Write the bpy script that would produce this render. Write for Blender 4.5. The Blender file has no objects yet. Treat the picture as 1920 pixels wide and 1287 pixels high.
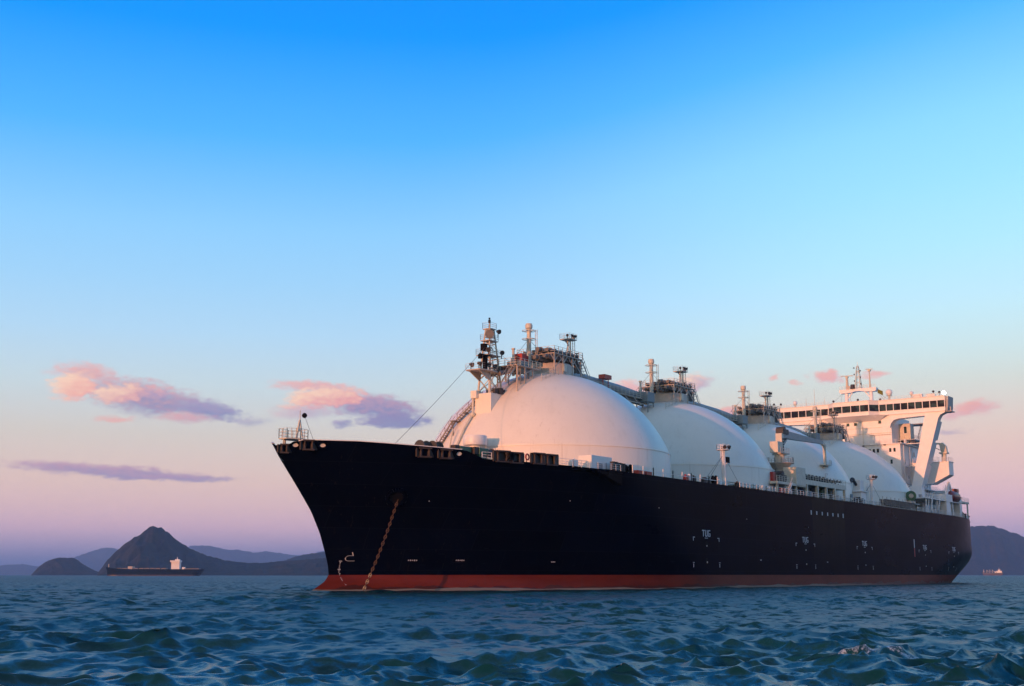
import bpy, math, random
import numpy as np
from mathutils import Vector, Matrix
random.seed(7)
R = math.radians
scene = bpy.context.scene
C = scene.collection

# ------------------------------------------------------------------ camera
F_PX = 2332.42                     # focal length in pixels of a 1920 px wide frame
CAM = (-185.18, -121.21, 2.271)
cd = bpy.data.cameras.new('camera')
cd.sensor_width = 36.0
cd.lens = 36.0 * F_PX / 1920.0
cd.clip_start = 0.5
cd.clip_end = 90000.0
cam = bpy.data.objects.new('camera', cd)
C.objects.link(cam)
cam.location = CAM
PITCH = math.atan((1078.2 - 643.5) / F_PX)
YAW = 0.60884
fwd = Vector((math.cos(YAW) * math.cos(PITCH), math.sin(YAW) * math.cos(PITCH), math.sin(PITCH)))
cam.rotation_euler = fwd.to_track_quat('-Z', 'Y').to_euler()
scene.camera = cam

# ------------------------------------------------------------------ light
SUN_EL = R(2.7)
SUN_AZ = R(180.0 - 2.0)             # the sun stands just off the starboard bow, very low
SUN_DIR = Vector((math.cos(SUN_AZ) * math.cos(SUN_EL), math.sin(SUN_AZ) * math.cos(SUN_EL), math.sin(SUN_EL)))
sl = bpy.data.lights.new('sun', 'SUN')
sl.energy = 2.0
sl.angle = R(0.55)
sl.color = (1.0, 0.36, 0.17)
sun = bpy.data.objects.new('sun', sl)
C.objects.link(sun)
sun.rotation_euler = (-SUN_DIR).to_track_quat('-Z', 'Y').to_euler()
sun.location = (-60, 0, 90)

scene.view_settings.view_transform = 'Standard'
scene.view_settings.look = 'None'
scene.view_settings.exposure = 1.5
scene.view_settings.gamma = 1.0
scene.view_settings.use_curve_mapping = False
cy = scene.cycles
cy.use_denoising = True
cy.max_bounces = 6
cy.diffuse_bounces = 3
cy.glossy_bounces = 3
cy.transmission_bounces = 3
cy.volume_bounces = 0
cy.transparent_max_bounces = 6
cy.caustics_reflective = False
cy.caustics_refractive = False
cy.sample_clamp_indirect = 6.0
cy.use_adaptive_sampling = True


def lin(r, g, b):
    def f(v):
        v /= 255.0
        return v / 12.92 if v <= 0.04045 else ((v + 0.055) / 1.055) ** 2.4
    return (f(r), f(g), f(b))


class NT:
    """small helper that writes shader node graphs as expressions"""
    def __init__(self, tree):
        self.t = tree
        self.n = tree.nodes
        self.l = tree.links

    def node(self, kind, **kw):
        n = self.n.new(kind)
        for k, v in kw.items():
            setattr(n, k, v)
        return n

    def put(self, sock, v):
        if isinstance(v, bpy.types.NodeSocket):
            self.l.new(v, sock)
        else:
            sock.default_value = v

    def m(self, op, a, b=0.0, c=0.0, clamp=False):
        n = self.node('ShaderNodeMath', operation=op, use_clamp=clamp)
        for s, v in zip(n.inputs, (a, b, c)):
            self.put(s, v)
        return n.outputs[0]

    def add(self, a, b): return self.m('ADD', a, b)
    def sub(self, a, b): return self.m('SUBTRACT', a, b)
    def mul(self, a, b): return self.m('MULTIPLY', a, b)
    def mad(self, a, b, c): return self.m('MULTIPLY_ADD', a, b, c)

    def vm(self, op, a, b=(0, 0, 0), scale=None):
        n = self.node('ShaderNodeVectorMath', operation=op)
        self.put(n.inputs[0], a)
        if op != 'SCALE' and op != 'NORMALIZE':
            self.put(n.inputs[1], b)
        if scale is not None:
            self.put(n.inputs[3], scale)
        return n.outputs[0]

    def step(self, x, lo, hi, a=0.0, b=1.0, smooth=True):
        n = self.node('ShaderNodeMapRange', interpolation_type='SMOOTHSTEP' if smooth else 'LINEAR')
        for s, v in zip(n.inputs[:5], (x, lo, hi, a, b)):
            self.put(s, v)
        return n.outputs[0]

    def mix(self, fac, a, b, blend='MIX'):
        n = self.node('ShaderNodeMix', data_type='RGBA', blend_type=blend)
        self.put(n.inputs[0], fac)
        for s, v in ((n.inputs[6], a), (n.inputs[7], b)):
            self.put(s, v if isinstance(v, bpy.types.NodeSocket) else (v[0], v[1], v[2], 1.0))
        return n.outputs[2]

    def sep(self, v):
        n = self.node('ShaderNodeSeparateXYZ')
        self.put(n.inputs[0], v)
        return n.outputs

    def comb(self, x, y, z):
        n = self.node('ShaderNodeCombineXYZ')
        for s, v in zip(n.inputs, (x, y, z)):
            self.put(s, v)
        return n.outputs[0]

    def noise(self, vec, scale, detail=3.0, rough=0.5, color=False, dist=0.0):
        n = self.node('ShaderNodeTexNoise')
        self.put(n.inputs['Vector'], vec)
        self.put(n.inputs['Scale'], scale)
        n.inputs['Detail'].default_value = detail
        n.inputs['Roughness'].default_value = rough
        n.inputs['Distortion'].default_value = dist
        return n.outputs['Color' if color else 'Fac']

    def ramp(self, fac, stops, mode='LINEAR'):
        n = self.node('ShaderNodeValToRGB')
        cr = n.color_ramp
        cr.interpolation = mode
        while len(cr.elements) < len(stops):
            cr.elements.new(0.5)
        for e, (p, c) in zip(cr.elements, stops):
            e.position = p
            e.color = (c[0], c[1], c[2], 1.0)
        self.put(n.inputs[0], fac)
        return n.outputs[0]


# ------------------------------------------------------------------ sky
def build_sky():
    w = bpy.data.worlds.new('World')
    scene.world = w
    w.use_nodes = True
    w.cycles.sampling_method = 'MANUAL'
    w.cycles.sample_map_resolution = 512
    w.node_tree.nodes.clear()
    N = NT(w.node_tree)
    out = N.node('ShaderNodeOutputWorld')
    d = N.node('ShaderNodeTexCoord').outputs['Generated']
    x, y, z = N.sep(d)
    el = N.mul(N.m('ARCSINE', z), 180 / math.pi)
    az = N.mul(N.m('ARCTAN2', y, x), 180 / math.pi)
    # opposite the sun the pale band stands a little higher
    lift = N.step(x, 0.72, 1.0, 1.07, 0.76)
    e2 = N.mul(el, lift)
    t = N.m('DIVIDE', N.m('MAXIMUM', e2, 0.0), 60.0)
    stops = [(0.0, lin(150, 150, 200)), (1.0, lin(204, 178, 208)), (2.2, lin(242, 198, 207)), (3.2, lin(244, 204, 199)), (4.4, lin(241, 208, 194)),
             (6.6, lin(221, 212, 202)), (9.0, lin(203, 221, 228)), (11.5, lin(181, 219, 246)), (14.0, lin(161, 213, 251)),
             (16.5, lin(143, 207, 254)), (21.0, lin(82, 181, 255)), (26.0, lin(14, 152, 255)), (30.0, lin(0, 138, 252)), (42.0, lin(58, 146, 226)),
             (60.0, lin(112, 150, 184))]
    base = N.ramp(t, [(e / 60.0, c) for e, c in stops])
    # and is clearer and more cyan there
    cy_w = N.mul(N.step(x, 0.78, 0.97), N.mul(N.step(el, 5.0, 10.0), N.step(el, 30.0, 16.0)))
    base = N.mix(cy_w, base, N.mix(1.0, base, (0.97, 1.20, 1.26), 'MULTIPLY'))
    # ---- clouds far off over the hills, at infinity: position is a bearing and an elevation in degrees
    p = N.comb(az, el, 0.0)
    wn = N.noise(N.vm('MULTIPLY', p, (0.55, 1.1, 1.0)), 1.0, 5.0, 0.55, color=True)
    w2 = N.noise(N.vm('MULTIPLY', p, (2.3, 4.6, 1.0)), 1.0, 5.0, 0.6, color=True)
    wx, wy, _ = N.sep(wn)
    vx, vy, vz = N.sep(w2)
    ux = N.add(N.mad(N.sub(wx, 0.5), -1.7, N.mul(az, -1.0)), N.mul(N.sub(vx, 0.5), 0.55))
    uy = N.add(N.mad(N.sub(wy, 0.5), 0.5, el), N.mul(N.sub(vy, 0.5), 0.26))
    fine = N.sub(vz, 0.5)
    warm, pink, vio, slate = lin(255, 216, 190), lin(244, 176, 166), lin(170, 156, 190), lin(132, 138, 182)
    puffs = [  # bearing, elevation, half width, half height, slope, opacity, top colour, bottom colour, softness
        (54.00, 8.72, 1.95, 0.42, -2, 0.85, pink, lin(222, 178, 182), 0.9),
        (51.45, 7.72, 3.6, 0.78, -10, 0.93, lin(215, 165, 172), slate, 0.8),
        (48.60, 7.25, 1.7, 0.48, -4, 0.9, vio, slate, 0.7),
        (54.45, 8.05, 1.35, 0.60, 6, 1.0, warm, pink, 0.5),
        (52.55, 7.85, 1.1, 0.42, 10, 0.95, warm, lin(226, 168, 172), 0.6),
        (50.9, 7.95, 1.3, 0.30, -6, 0.8, lin(236, 178, 176), vio, 0.8),
        (52.7, 6.72, 0.95, 0.16, 5, 0.7, pink, pink, 1.0),
        (49.7, 6.85, 1.6, 0.25, 0, 0.75, lin(240, 178, 172), lin(205, 160, 180), 1.0),
        (46.8, 6.85, 1.2, 0.22, 0, 0.5, vio, slate, 1.0),
        (43.75, 8.42, 2.5, 0.32, -3, 0.85, pink, lin(224, 176, 180), 0.8),
        (41.35, 7.55, 3.0, 0.62, -7, 0.95, lin(196, 156, 178), slate, 0.7),
        (43.55, 7.92, 2.15, 0.45, 5, 1.0, warm, lin(233, 164, 166), 0.5),
        (44.4, 7.25, 1.9, 0.35, 0, 0.6, lin(226, 168, 178), vio, 1.0),
        (40.40, 6.90, 1.75, 0.28, 4, 0.9, lin(150, 142, 182), slate, 0.6),
        (42.6, 6.76, 0.6, 0.20, 0, 0.8, vio, slate, 0.8),
        (52.9, 4.45, 5.3, 0.30, -2.5, 0.9, lin(200, 160, 182), lin(152, 144, 184), 0.7),
        (49.4, 4.22, 2.6, 0.20, -1, 0.8, lin(196, 160, 184), lin(150, 144, 184), 0.8),
        (26.75, 8.62, 1.35, 0.42, 8, 0.95, warm, lin(190, 165, 190), 0.7),
        (28.0, 8.35, 1.3, 0.35, 0, 0.85, lin(250, 190, 180), lin(205, 165, 185), 0.8),
        (29.5, 8.45, 0.9, 0.35, 0, 0.9, lin(250, 192, 182), lin(226, 172, 180), 0.8),
        (24.85, 7.30, 1.25, 0.25, 5, 0.85, pink, lin(225, 170, 185), 0.9),
        (20.5, 8.76, 0.9, 0.32, -3, 0.9, pink, lin(232, 170, 178), 0.8),
        (18.4, 8.78, 0.85, 0.19, 2, 0.85, pink, lin(238, 180, 180), 1.0),
        (14.45, 7.12, 1.25, 0.38, 8, 0.9, pink, lin(228, 172, 180), 0.9),
        (15.3, 6.85, 0.8, 0.25, 0, 0.8, lin(246, 190, 182), lin(226, 175, 184), 1.0),
        (22.75, 8.78, 0.4, 0.15, 10, 0.7, pink, pink, 1.0),
        (21.95, 8.55, 0.4, 0.14, 0, 0.6, pink, pink, 1.0),
        (15.25, 6.15, 0.75, 0.16, 0, 0.5, vio, vio, 1.0)]
    col = base
    for (a0, e0, hw, hh, sl_, op, top, bot, soft) in puffs:
        dx = N.add(ux, a0)
        dy = N.sub(uy, e0)
        ct, st = math.cos(R(sl_)), math.sin(R(sl_))
        px = N.mul(N.mad(dx, ct, N.mul(dy, st)), 1 / hw)
        py = N.mul(N.mad(dy, ct, N.mul(dx, -st)), 1 / (hh * 1.2))
        rr = N.m('SQRT', N.mad(px, px, N.mul(py, py)))
        den = N.add(N.sub(1.05, rr), N.mul(fine, 1.05))
        a = N.mul(N.step(den, 0.0, soft * 0.9), op)
        sh = N.step(N.add(N.mad(py, 0.75, N.mul(px, -0.55)), N.mul(fine, 2.4)), -1.0, 1.0)  # sunlit tops and shaded undersides are painted into the cloud colour
        col = N.mix(a, col, N.mix(sh, bot, top))
    # towards the sun the sky is the physical sunset glow
    ni = N.node('ShaderNodeTexSky')
    ni.sky_type = 'NISHITA'
    ni.sun_disc = False
    ni.sun_elevation = SUN_EL
    ni.sun_rotation = math.pi / 2 - SUN_AZ
    ni.altitude = 0.0
    ni.air_density = 1.0
    ni.dust_density = 1.0
    ni.ozone_density = 2.0
    bg = N.node('ShaderNodeBackground')
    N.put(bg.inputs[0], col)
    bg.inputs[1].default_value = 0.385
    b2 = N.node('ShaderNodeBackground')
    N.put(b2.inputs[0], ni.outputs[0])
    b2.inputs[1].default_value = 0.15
    mx = N.node('ShaderNodeMixShader')
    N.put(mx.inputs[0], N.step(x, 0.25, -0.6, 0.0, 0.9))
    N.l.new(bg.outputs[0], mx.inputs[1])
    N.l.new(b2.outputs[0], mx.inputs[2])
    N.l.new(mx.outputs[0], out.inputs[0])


build_sky()


# ------------------------------------------------------------------ materials
MATS = {}


def paint(name, color, rough=0.45, var=0.12, scale=0.6, rust=0.0, rustcol=(0.16, 0.07, 0.035), metallic=0.0,
          spec=0.5, bump=0.0, streak=False):
    if name in MATS:
        return MATS[name]
    m = bpy.data.materials.new(name)
    m.use_nodes = True
    N = NT(m.node_tree)
    b = N.n['Principled BSDF']
    g = N.node('ShaderNodeNewGeometry').outputs['Position']
    n1 = N.noise(g, scale, 5.0, 0.6)
    f = N.step(n1, 0.3, 0.7, 1 - var, 1 + var * 0.6, smooth=False)
    col = N.mix(1.0, color, N.comb(f, f, f), 'MULTIPLY')
    if rust > 0:
        sv = N.vm('MULTIPLY', g, (1.3, 1.3, 0.22 if streak else 1.3))
        r1 = N.noise(sv, 1.7, 6.0, 0.65)
        col = N.mix(N.mul(N.step(r1, 0.56, 0.74), rust), col, rustcol)
    N.put(b.inputs['Base Color'], col)
    rf = N.step(n1, 0.25, 0.75, rough * 0.8, min(1, rough * 1.25), smooth=False)
    N.put(b.inputs['Roughness'], rf)
    b.inputs['Metallic'].default_value = metallic
    b.inputs['Specular IOR Level'].default_value = spec
    if bump:
        bn = N.node('ShaderNodeBump')
        bn.inputs['Strength'].default_value = bump
        bn.inputs['Distance'].default_value = 0.05
        N.put(bn.inputs['Height'], N.noise(g, scale * 4, 4.0))
        N.l.new(bn.outputs[0], b.inputs['Normal'])
    MATS[name] = m
    return m


M = dict(
    white=paint('white_paint', (0.80, 0.79, 0.77), 0.38, 0.06, 0.5, rust=0.12, streak=True),
    cream=paint('cream_steel', (0.62, 0.59, 0.49), 0.5, 0.15, 1.0, rust=0.35, streak=True),
    beige=paint('beige_steel', (0.50, 0.44, 0.38), 0.55, 0.2, 1.2, rust=0.4, streak=True),
    dark=paint('dark_fitting', (0.045, 0.042, 0.042), 0.55, 0.3, 1.5, rust=0.35, rustcol=(0.10, 0.045, 0.02)),
    brown=paint('rusted_roller', (0.042, 0.029, 0.024), 0.6, 0.3, 2.0, rust=0.6, rustcol=(0.11, 0.05, 0.025)),
    pipe=paint('pipe_lagging', (0.16, 0.15, 0.14), 0.5, 0.3, 1.5, rust=0.3),
    steelblue=paint('grey_blue_box', (0.20, 0.25, 0.27), 0.5, 0.15, 0.8, rust=0.25),
    green=paint('green_machinery', (0.02, 0.11, 0.06), 0.4, 0.2, 1.0, rust=0.15),
    deckgreen=paint('deck_paint', (0.10, 0.12, 0.11), 0.6, 0.25, 0.4, rust=0.3),
    red=paint('red_locker', (0.42, 0.035, 0.025), 0.4, 0.15, 1.0, rust=0.1),
    boat=paint('lifeboat_orange', (0.26, 0.032, 0.014), 0.35, 0.15, 0.8),
    black=paint('black_rubber', (0.008, 0.008, 0.009), 0.7, 0.2, 2.0, spec=0.08),
    wire=paint('wire_rope', (0.10, 0.10, 0.11), 0.5, 0.1, 2.0),
    chain=paint('anchor_chain_rust', (0.13, 0.065, 0.03), 0.6, 0.35, 2.5, rust=0.5, rustcol=(0.17, 0.085, 0.032)),
    chainmark=paint('chain_white_mark', (0.45, 0.33, 0.18), 0.5, 0.2, 2.0),
    mark=paint('white_marking', (0.52, 0.55, 0.60), 0.5, 0.12, 1.5),
    redmark=paint('red_marking', (0.45, 0.05, 0.04), 0.5, 0.12, 1.5),
    flag=paint('yellow_cloth', (0.16, 0.16, 0.012), 0.8, 0.15, 1.5),
    grey=paint('grey_steel', (0.34, 0.35, 0.36), 0.5, 0.15, 0.9, rust=0.2),
)


def glass_mat():
    m = bpy.data.materials.new('dark_window_glass')
    m.use_nodes = True
    N = NT(m.node_tree)
    b = N.n['Principled BSDF']
    g = N.node('ShaderNodeNewGeometry').outputs['Position']
    n = N.noise(g, 0.45, 2.0)
    N.put(b.inputs['Base Color'], N.mix(N.step(n, 0.42, 0.58), (0.012, 0.014, 0.016), (0.03, 0.06, 0.058)))
    b.inputs['Roughness'].default_value = 0.06
    return m


M['glass'] = glass_mat()


def lens_mat():
    m = bpy.data.materials.new('emissive_lens')
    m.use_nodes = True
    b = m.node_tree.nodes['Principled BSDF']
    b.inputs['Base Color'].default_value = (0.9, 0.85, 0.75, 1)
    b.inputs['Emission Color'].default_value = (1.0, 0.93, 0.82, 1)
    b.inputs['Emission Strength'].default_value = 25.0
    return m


M['lamp'] = lens_mat()


def tank_mat():
    m = bpy.data.materials.new('tank_cover_paint')
    m.use_nodes = True
    N = NT(m.node_tree)
    b = N.n['Principled BSDF']
    tc = N.node('ShaderNodeTexCoord').outputs['Object']
    x, y, z = N.sep(tc)
    n1 = N.noise(tc, 0.16, 5.0, 0.55)
    n2 = N.noise(N.vm('MULTIPLY', tc, (0.8, 0.8, 0.12)), 1.0, 5.0, 0.6)
    col = N.mix(N.step(n1, 0.3, 0.7), (0.79, 0.745, 0.655), (0.83, 0.785, 0.695))
    col = N.mix(N.mul(N.step(n2, 0.50, 0.75), 0.18), col, (0.52, 0.48, 0.40))
    n3 = N.noise(N.vm('MULTIPLY', tc, (2.6, 2.6, 0.10)), 1.0, 4.0, 0.6)
    col = N.mix(N.mul(N.mul(N.step(n3, 0.58, 0.72), N.step(n1, 0.42, 0.6)), 0.28), col, (0.42, 0.34, 0.26))
    # welded plate courses: thin raised rings and staggered meridians
    elev = N.m('ARCTAN2', N.sub(z, 14.59), N.m('SQRT', N.mad(x, x, N.mul(y, y))))
    lat = N.m('PINGPONG', N.mul(elev, 5.2), 0.5)
    ring = N.step(lat, 0.0, 0.012, 1.0, 0.0)
    azm = N.mul(N.m('ARCTAN2', y, x), 24 / (2 * math.pi))
    mer = N.step(N.m('PINGPONG', azm, 0.5), 0.0, 0.012, 1.0, 0.0)
    seam = N.m('MAXIMUM', ring, N.mul(mer, 0.7))
    col = N.mix(N.mul(seam, 0.10), col, (0.45, 0.43, 0.38))
    N.put(b.inputs['Base Color'], col)
    N.put(b.inputs['Roughness'], N.step(n1, 0.3, 0.7, 0.34, 0.46))
    bn = N.node('ShaderNodeBump')
    bn.inputs['Strength'].default_value = 0.14
    bn.inputs['Distance'].default_value = 0.02
    N.put(bn.inputs['Height'], N.add(seam, N.mul(N.noise(tc, 0.35, 3.0), 1.6)))
    N.l.new(bn.outputs[0], b.inputs['Normal'])
    return m


M['tank'] = tank_mat()


def hull_mat():
    m = bpy.data.materials.new('navy_hull_paint')
    m.use_nodes = True
    N = NT(m.node_tree)
    b = N.n['Principled BSDF']
    g = N.node('ShaderNodeNewGeometry').outputs['Position']
    x, y, z = N.sep(g)
    n1 = N.noise(N.vm('MULTIPLY', g, (0.05, 0.05, 0.12)), 1.0, 6.0, 0.6)
    n2 = N.noise(N.vm('MULTIPLY', g, (0.9, 0.9, 0.06)), 1.0, 5.0, 0.65)
    col = N.mix(N.step(n1, 0.3, 0.7), (0.0006, 0.0016, 0.0066), (0.0011, 0.0025, 0.0088))
    col = N.mix(N.mul(N.step(n2, 0.5, 0.8), 0.3), col, (0.008, 0.008, 0.012))
    # strake seams every 2.9 m and butts every 14 m
    st = N.step(N.m('PINGPONG', N.mul(N.add(z, N.mul(N.sub(n1, .5), .05)), 1 / 2.9), 0.5), 0.0, 0.018, 1.0, 0.0)
    row = N.m('FLOOR', N.mul(z, 1 / 2.9))
    bt = N.step(N.m('PINGPONG', N.add(N.mul(x, 1 / 14.0), N.mul(row, 0.37)), 0.5), 0.0, 0.004, 1.0, 0.0)
    seam = N.m('MAXIMUM', st, bt)
    cell = N.node('ShaderNodeTexWhiteNoise', noise_dimensions='2D')
    N.put(cell.inputs[0], N.comb(N.m('FLOOR', N.add(N.mul(x, 1 / 14.0), N.mul(row, 0.37))), row, 0.0))
    cv = N.mad(cell.outputs[0], 0.5, 0.75)
    col = N.mix(1.0, col, N.comb(cv, cv, cv), 'MULTIPLY')
    col = N.mix(N.mul(seam, 0.55), col, (0.014, 0.016, 0.024))
    # thin rust and salt runs down the plating, scuffs near the waterline
    n5 = N.noise(N.vm('MULTIPLY', g, (2.2, 2.2, 0.035)), 1.0, 4.0, 0.6)
    n6 = N.noise(N.vm('MULTIPLY', g, (0.10, 0.10, 0.10)), 1.0, 3.0, 0.5)
    col = N.mix(N.mul(N.mul(N.step(n5, 0.60, 0.74), N.step(n6, 0.45, 0.62)), 0.5), col, (0.030, 0.022, 0.018))
    n7 = N.noise(N.vm('MULTIPLY', g, (0.35, 0.35, 2.4)), 1.0, 6.0, 0.7)
    col = N.mix(N.mul(N.mul(N.step(n7, 0.60, 0.72), N.step(z, 9.0, 4.5)), 0.4), col, (0.022, 0.026, 0.038))
    # rust-brown worn patch under the loading platform
    edge = N.mul(N.sub(n2, 0.5), 1.6)
    band = N.mul(N.step(N.add(x, edge), 62.0, 62.8), N.step(N.add(x, edge), 81.6, 80.6))
    n3 = N.noise(N.vm('MULTIPLY', g, (0.5, 0.5, 0.02)), 1.0, 5.0, 0.7)
    fade = N.step(z, 4.0, 14.0, 0.12, 0.95)
    col = N.mix(N.mul(N.mul(band, fade), N.step(n3, 0.28, 0.66, 0.35, 1.0)), col, (0.022, 0.017, 0.014))
    N.put(b.inputs['Base Color'], col)
    N.put(b.inputs['Roughness'], N.step(n1, 0.3, 0.7, 0.26, 0.36))
    b.inputs['Specular IOR Level'].default_value = 0.012
    bn = N.node('ShaderNodeBump')
    bn.inputs['Strength'].default_value = 0.12
    bn.inputs['Distance'].default_value = 0.03
    wav = N.noise(N.vm('MULTIPLY', g, (0.28, 0.28, 0.34)), 1.0, 2.0, 0.4)
    N.put(bn.inputs['Height'], N.add(N.mul(seam, 0.5), N.mul(wav, 1.6)))
    N.l.new(bn.outputs[0], b.inputs['Normal'])
    return m


def boot_mat():
    m = bpy.data.materials.new('red_boot_topping')
    m.use_nodes = True
    N = NT(m.node_tree)
    b = N.n['Principled BSDF']
    g = N.node('ShaderNodeNewGeometry').outputs['Position']
    x, y, z = N.sep(g)
    n1 = N.noise(N.vm('MULTIPLY', g, (0.12, 0.12, 0.5)), 1.0, 6.0, 0.6)
    n2 = N.noise(N.vm('MULTIPLY', g, (0.22, 0.22, 0.05)), 1.0, 6.0, 0.6)
    n4 = N.noise(N.vm('MULTIPLY', g, (0.06, 0.06, 0.01)), 1.0, 4.0, 0.5)
    col = N.mix(N.step(n1, 0.3, 0.7), (0.13, 0.017, 0.009), (0.18, 0.027, 0.013))
    n8 = N.noise(N.vm('MULTIPLY', g, (1.4, 1.4, 0.12)), 1.0, 5.0, 0.65)
    col = N.mix(N.mul(N.step(n8, .52, .72), .35), col, (0.10, 0.035, 0.025))
    grow = N.add(0.55, N.mul(N.sub(n2, 0.5), 2.2))
    col = N.mix(N.step(N.sub(z, grow), 0.06, -0.06), col, (0.075, 0.020, 0.015))
    scum = N.add(0.24, N.mul(N.sub(n4, 0.45), 1.6))
    far = N.step(x, 60.0, 130.0, 1.0, 0.0)
    col = N.mix(N.mul(N.mul(N.step(N.sub(z, scum), 0.04, -0.04), far), 0.6), col, (0.30, 0.28, 0.23))
    N.put(b.inputs['Base Color'], col)
    N.put(b.inputs['Roughness'], N.step(N.sub(z, grow), -0.1, 0.1, 0.3, 0.5))
    b.inputs['Specular IOR Level'].default_value = 0.15
    return m


M['hull'] = hull_mat()
M['boot'] = boot_mat()


# ------------------------------------------------------------------ mesh builders
def tag(o, label=None, cat=None, group=None, kind=None):
    for k, v in (('label', label), ('category', cat), ('group', group), ('kind', kind)):
        if v:
            o[k] = v
    return o


def empty(name, loc=(0, 0, 0)):
    o = bpy.data.objects.new(name, None)
    o.empty_display_size = 1.0
    o.location = loc
    C.objects.link(o)
    return o


def frame(d):
    d = Vector(d).normalized()
    a = Vector((0, 0, 1)) if abs(d.z) < 0.95 else Vector((1, 0, 0))
    u = d.cross(a).normalized()
    return u, d.cross(u).normalized()


class MB:
    def __init__(self):
        self.v = []
        self.f = []

    def mesh(self, vs, fs):
        k = len(self.v)
        self.v += [tuple(p) for p in vs]
        self.f += [tuple(i + k for i in q) for q in fs]
        return self

    def box(self, x0, x1, y0, y1, z0, z1, rot=0.0):
        cx, cy_ = (x0 + x1) / 2, (y0 + y1) / 2
        c, s = math.cos(rot), math.sin(rot)
        vs = []
        for z in (z0, z1):
            for (x, y) in ((x0, y0), (x1, y0), (x1, y1), (x0, y1)):
                dx, dy = x - cx, y - cy_
                vs.append((cx + dx * c - dy * s, cy_ + dx * s + dy * c, z))
        return self.mesh(vs, [(3, 2, 1, 0), (4, 5, 6, 7), (0, 1, 5, 4), (1, 2, 6, 5), (2, 3, 7, 6), (3, 0, 4, 7)])

    def beam(self, a, b, w, h=None):
        h = h or w
        a, b = Vector(a), Vector(b)
        u, v = frame(b - a)
        vs = []
        for p in (a, b):
            for su, sv in ((-1, -1), (1, -1), (1, 1), (-1, 1)):
                vs.append(p + u * su * w / 2 + v * sv * h / 2)
        return self.mesh(vs, [(0, 1, 2, 3), (7, 6, 5, 4), (0, 4, 5, 1), (1, 5, 6, 2), (2, 6, 7, 3), (3, 7, 4, 0)])

    def tube(self, a, b, r0, r1=None, n=8, caps=True):
        r1 = r0 if r1 is None else r1
        a, b = Vector(a), Vector(b)
        u, v = frame(b - a)
        vs = []
        for p, r in ((a, r0), (b, r1)):
            for i in range(n):
                t = 2 * math.pi * i / n
                vs.append(p + (u * math.cos(t) + v * math.sin(t)) * r)
        fs = [(i, i + n, (i + 1) % n + n, (i + 1) % n) for i in range(n)]
        if caps:
            fs += [tuple(range(n)), tuple(range(2 * n - 1, n - 1, -1))]
        return self.mesh(vs, fs)

    def path(self, pts, r, n=6):
        for a, b in zip(pts[:-1], pts[1:]):
            self.tube(a, b, r, r, n)
        return self

    def lathe(self, prof, c=(0, 0, 0), n=24):
        vs = []
        for (r, z) in prof:
            for i in range(n):
                t = 2 * math.pi * i / n
                vs.append((c[0] + r * math.cos(t), c[1] + r * math.sin(t), c[2] + z))
        fs = []
        for j in range(len(prof) - 1):
            for i in range(n):
                k = (i + 1) % n
                fs.append((j * n + i, j * n + k, (j + 1) * n + k, (j + 1) * n + i))
        fs.append(tuple(range(n - 1, -1, -1)))
        fs.append(tuple(range((len(prof) - 1) * n, len(prof) * n)))
        return self.mesh(vs, fs)

    def prism(self, poly, ext, axis='z'):
        """polygon extruded along an axis; poly in the two other axes (in order x,y / x,z / y,z)"""
        vs = []
        for e in ext:
            for (p, q) in poly:
                vs.append({'z': (p, q, e), 'y': (p, e, q), 'x': (e, p, q)}[axis])
        n = len(poly)
        fs = [(i, (i + 1) % n, (i + 1) % n + n, i + n) for i in range(n)]
        fs += [tuple(range(n - 1, -1, -1)), tuple(range(n, 2 * n))]
        return self.mesh(vs, fs)

    def ball(self, c, r, n=12, m=8, sz=1.0):
        prof = [(max(1e-3, r * math.sin(math.pi * j / m)), -r * sz * math.cos(math.pi * j / m)) for j in range(m + 1)]
        return self.lathe(prof, c, n)

    def rail(self, pts, h=1.1, gap=1.6, r=0.035, bars=(1.0, 0.66, 0.33)):
        for a, b in zip(pts[:-1], pts[1:]):
            a, b = Vector(a), Vector(b)
            k = max(1, int(round((b - a).length / gap)))
            for i in range(k + 1):
                p = a + (b - a) * i / k
                self.beam(p, p + Vector((0, 0, h)), r * 2)
            for t in bars:
                self.beam(a + Vector((0, 0, h * t)), b + Vector((0, 0, h * t)), r * 1.3)
        return self

    def stairs(self, a, b, w, n, along):
        """open stair from a to b, treads across the unit vector 'along'"""
        a, b, w_ = Vector(a), Vector(b), Vector(along).normalized() * w / 2
        for s in (-1, 1):
            self.beam(a + w_ * s, b + w_ * s, 0.10, 0.24)
            self.beam(a + w_ * s + Vector((0, 0, 1.0)), b + w_ * s + Vector((0, 0, 1.0)), 0.06)
        for i in range(n):
            p = a + (b - a) * (i + 0.5) / n
            self.beam(p - w_, p + w_, 0.26, 0.05)
            if i % 3 == 0:
                for s in (-1, 1):
                    self.beam(p + w_ * s, p + w_ * s + Vector((0, 0, 1.0)), 0.06)
        return self

    def build(self, name, mat, parent=None, smooth=False, bevel=0.0, loc=None):
        me = bpy.data.meshes.new(name)
        me.from_pydata(self.v, [], self.f)
        me.materials.append(M[mat] if isinstance(mat, str) else mat)
        me.update()
        if smooth:
            me.shade_smooth()
            if smooth != 'all':
                me.set_sharp_from_angle(angle=R(38))
        o = bpy.data.objects.new(name, me)
        C.objects.link(o)
        if parent is not None:
            o.parent = parent
        if loc is not None:
            o.location = loc
        if bevel:
            b = o.modifiers.new('bevel', 'BEVEL')
            b.width = bevel
            b.segments = 2
            b.limit_method = 'ANGLE'
        return o


def dup(o, parent, off=(0, 0, 0)):
    """copy of a part with its sub-parts"""
    c = o.copy()
    C.objects.link(c)
    c.parent = parent
    c.location = Vector(o.location) + Vector(off)
    for ch in list(o.children):
        k = ch.copy()
        C.objects.link(k)
        k.parent = c
    return c


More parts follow.
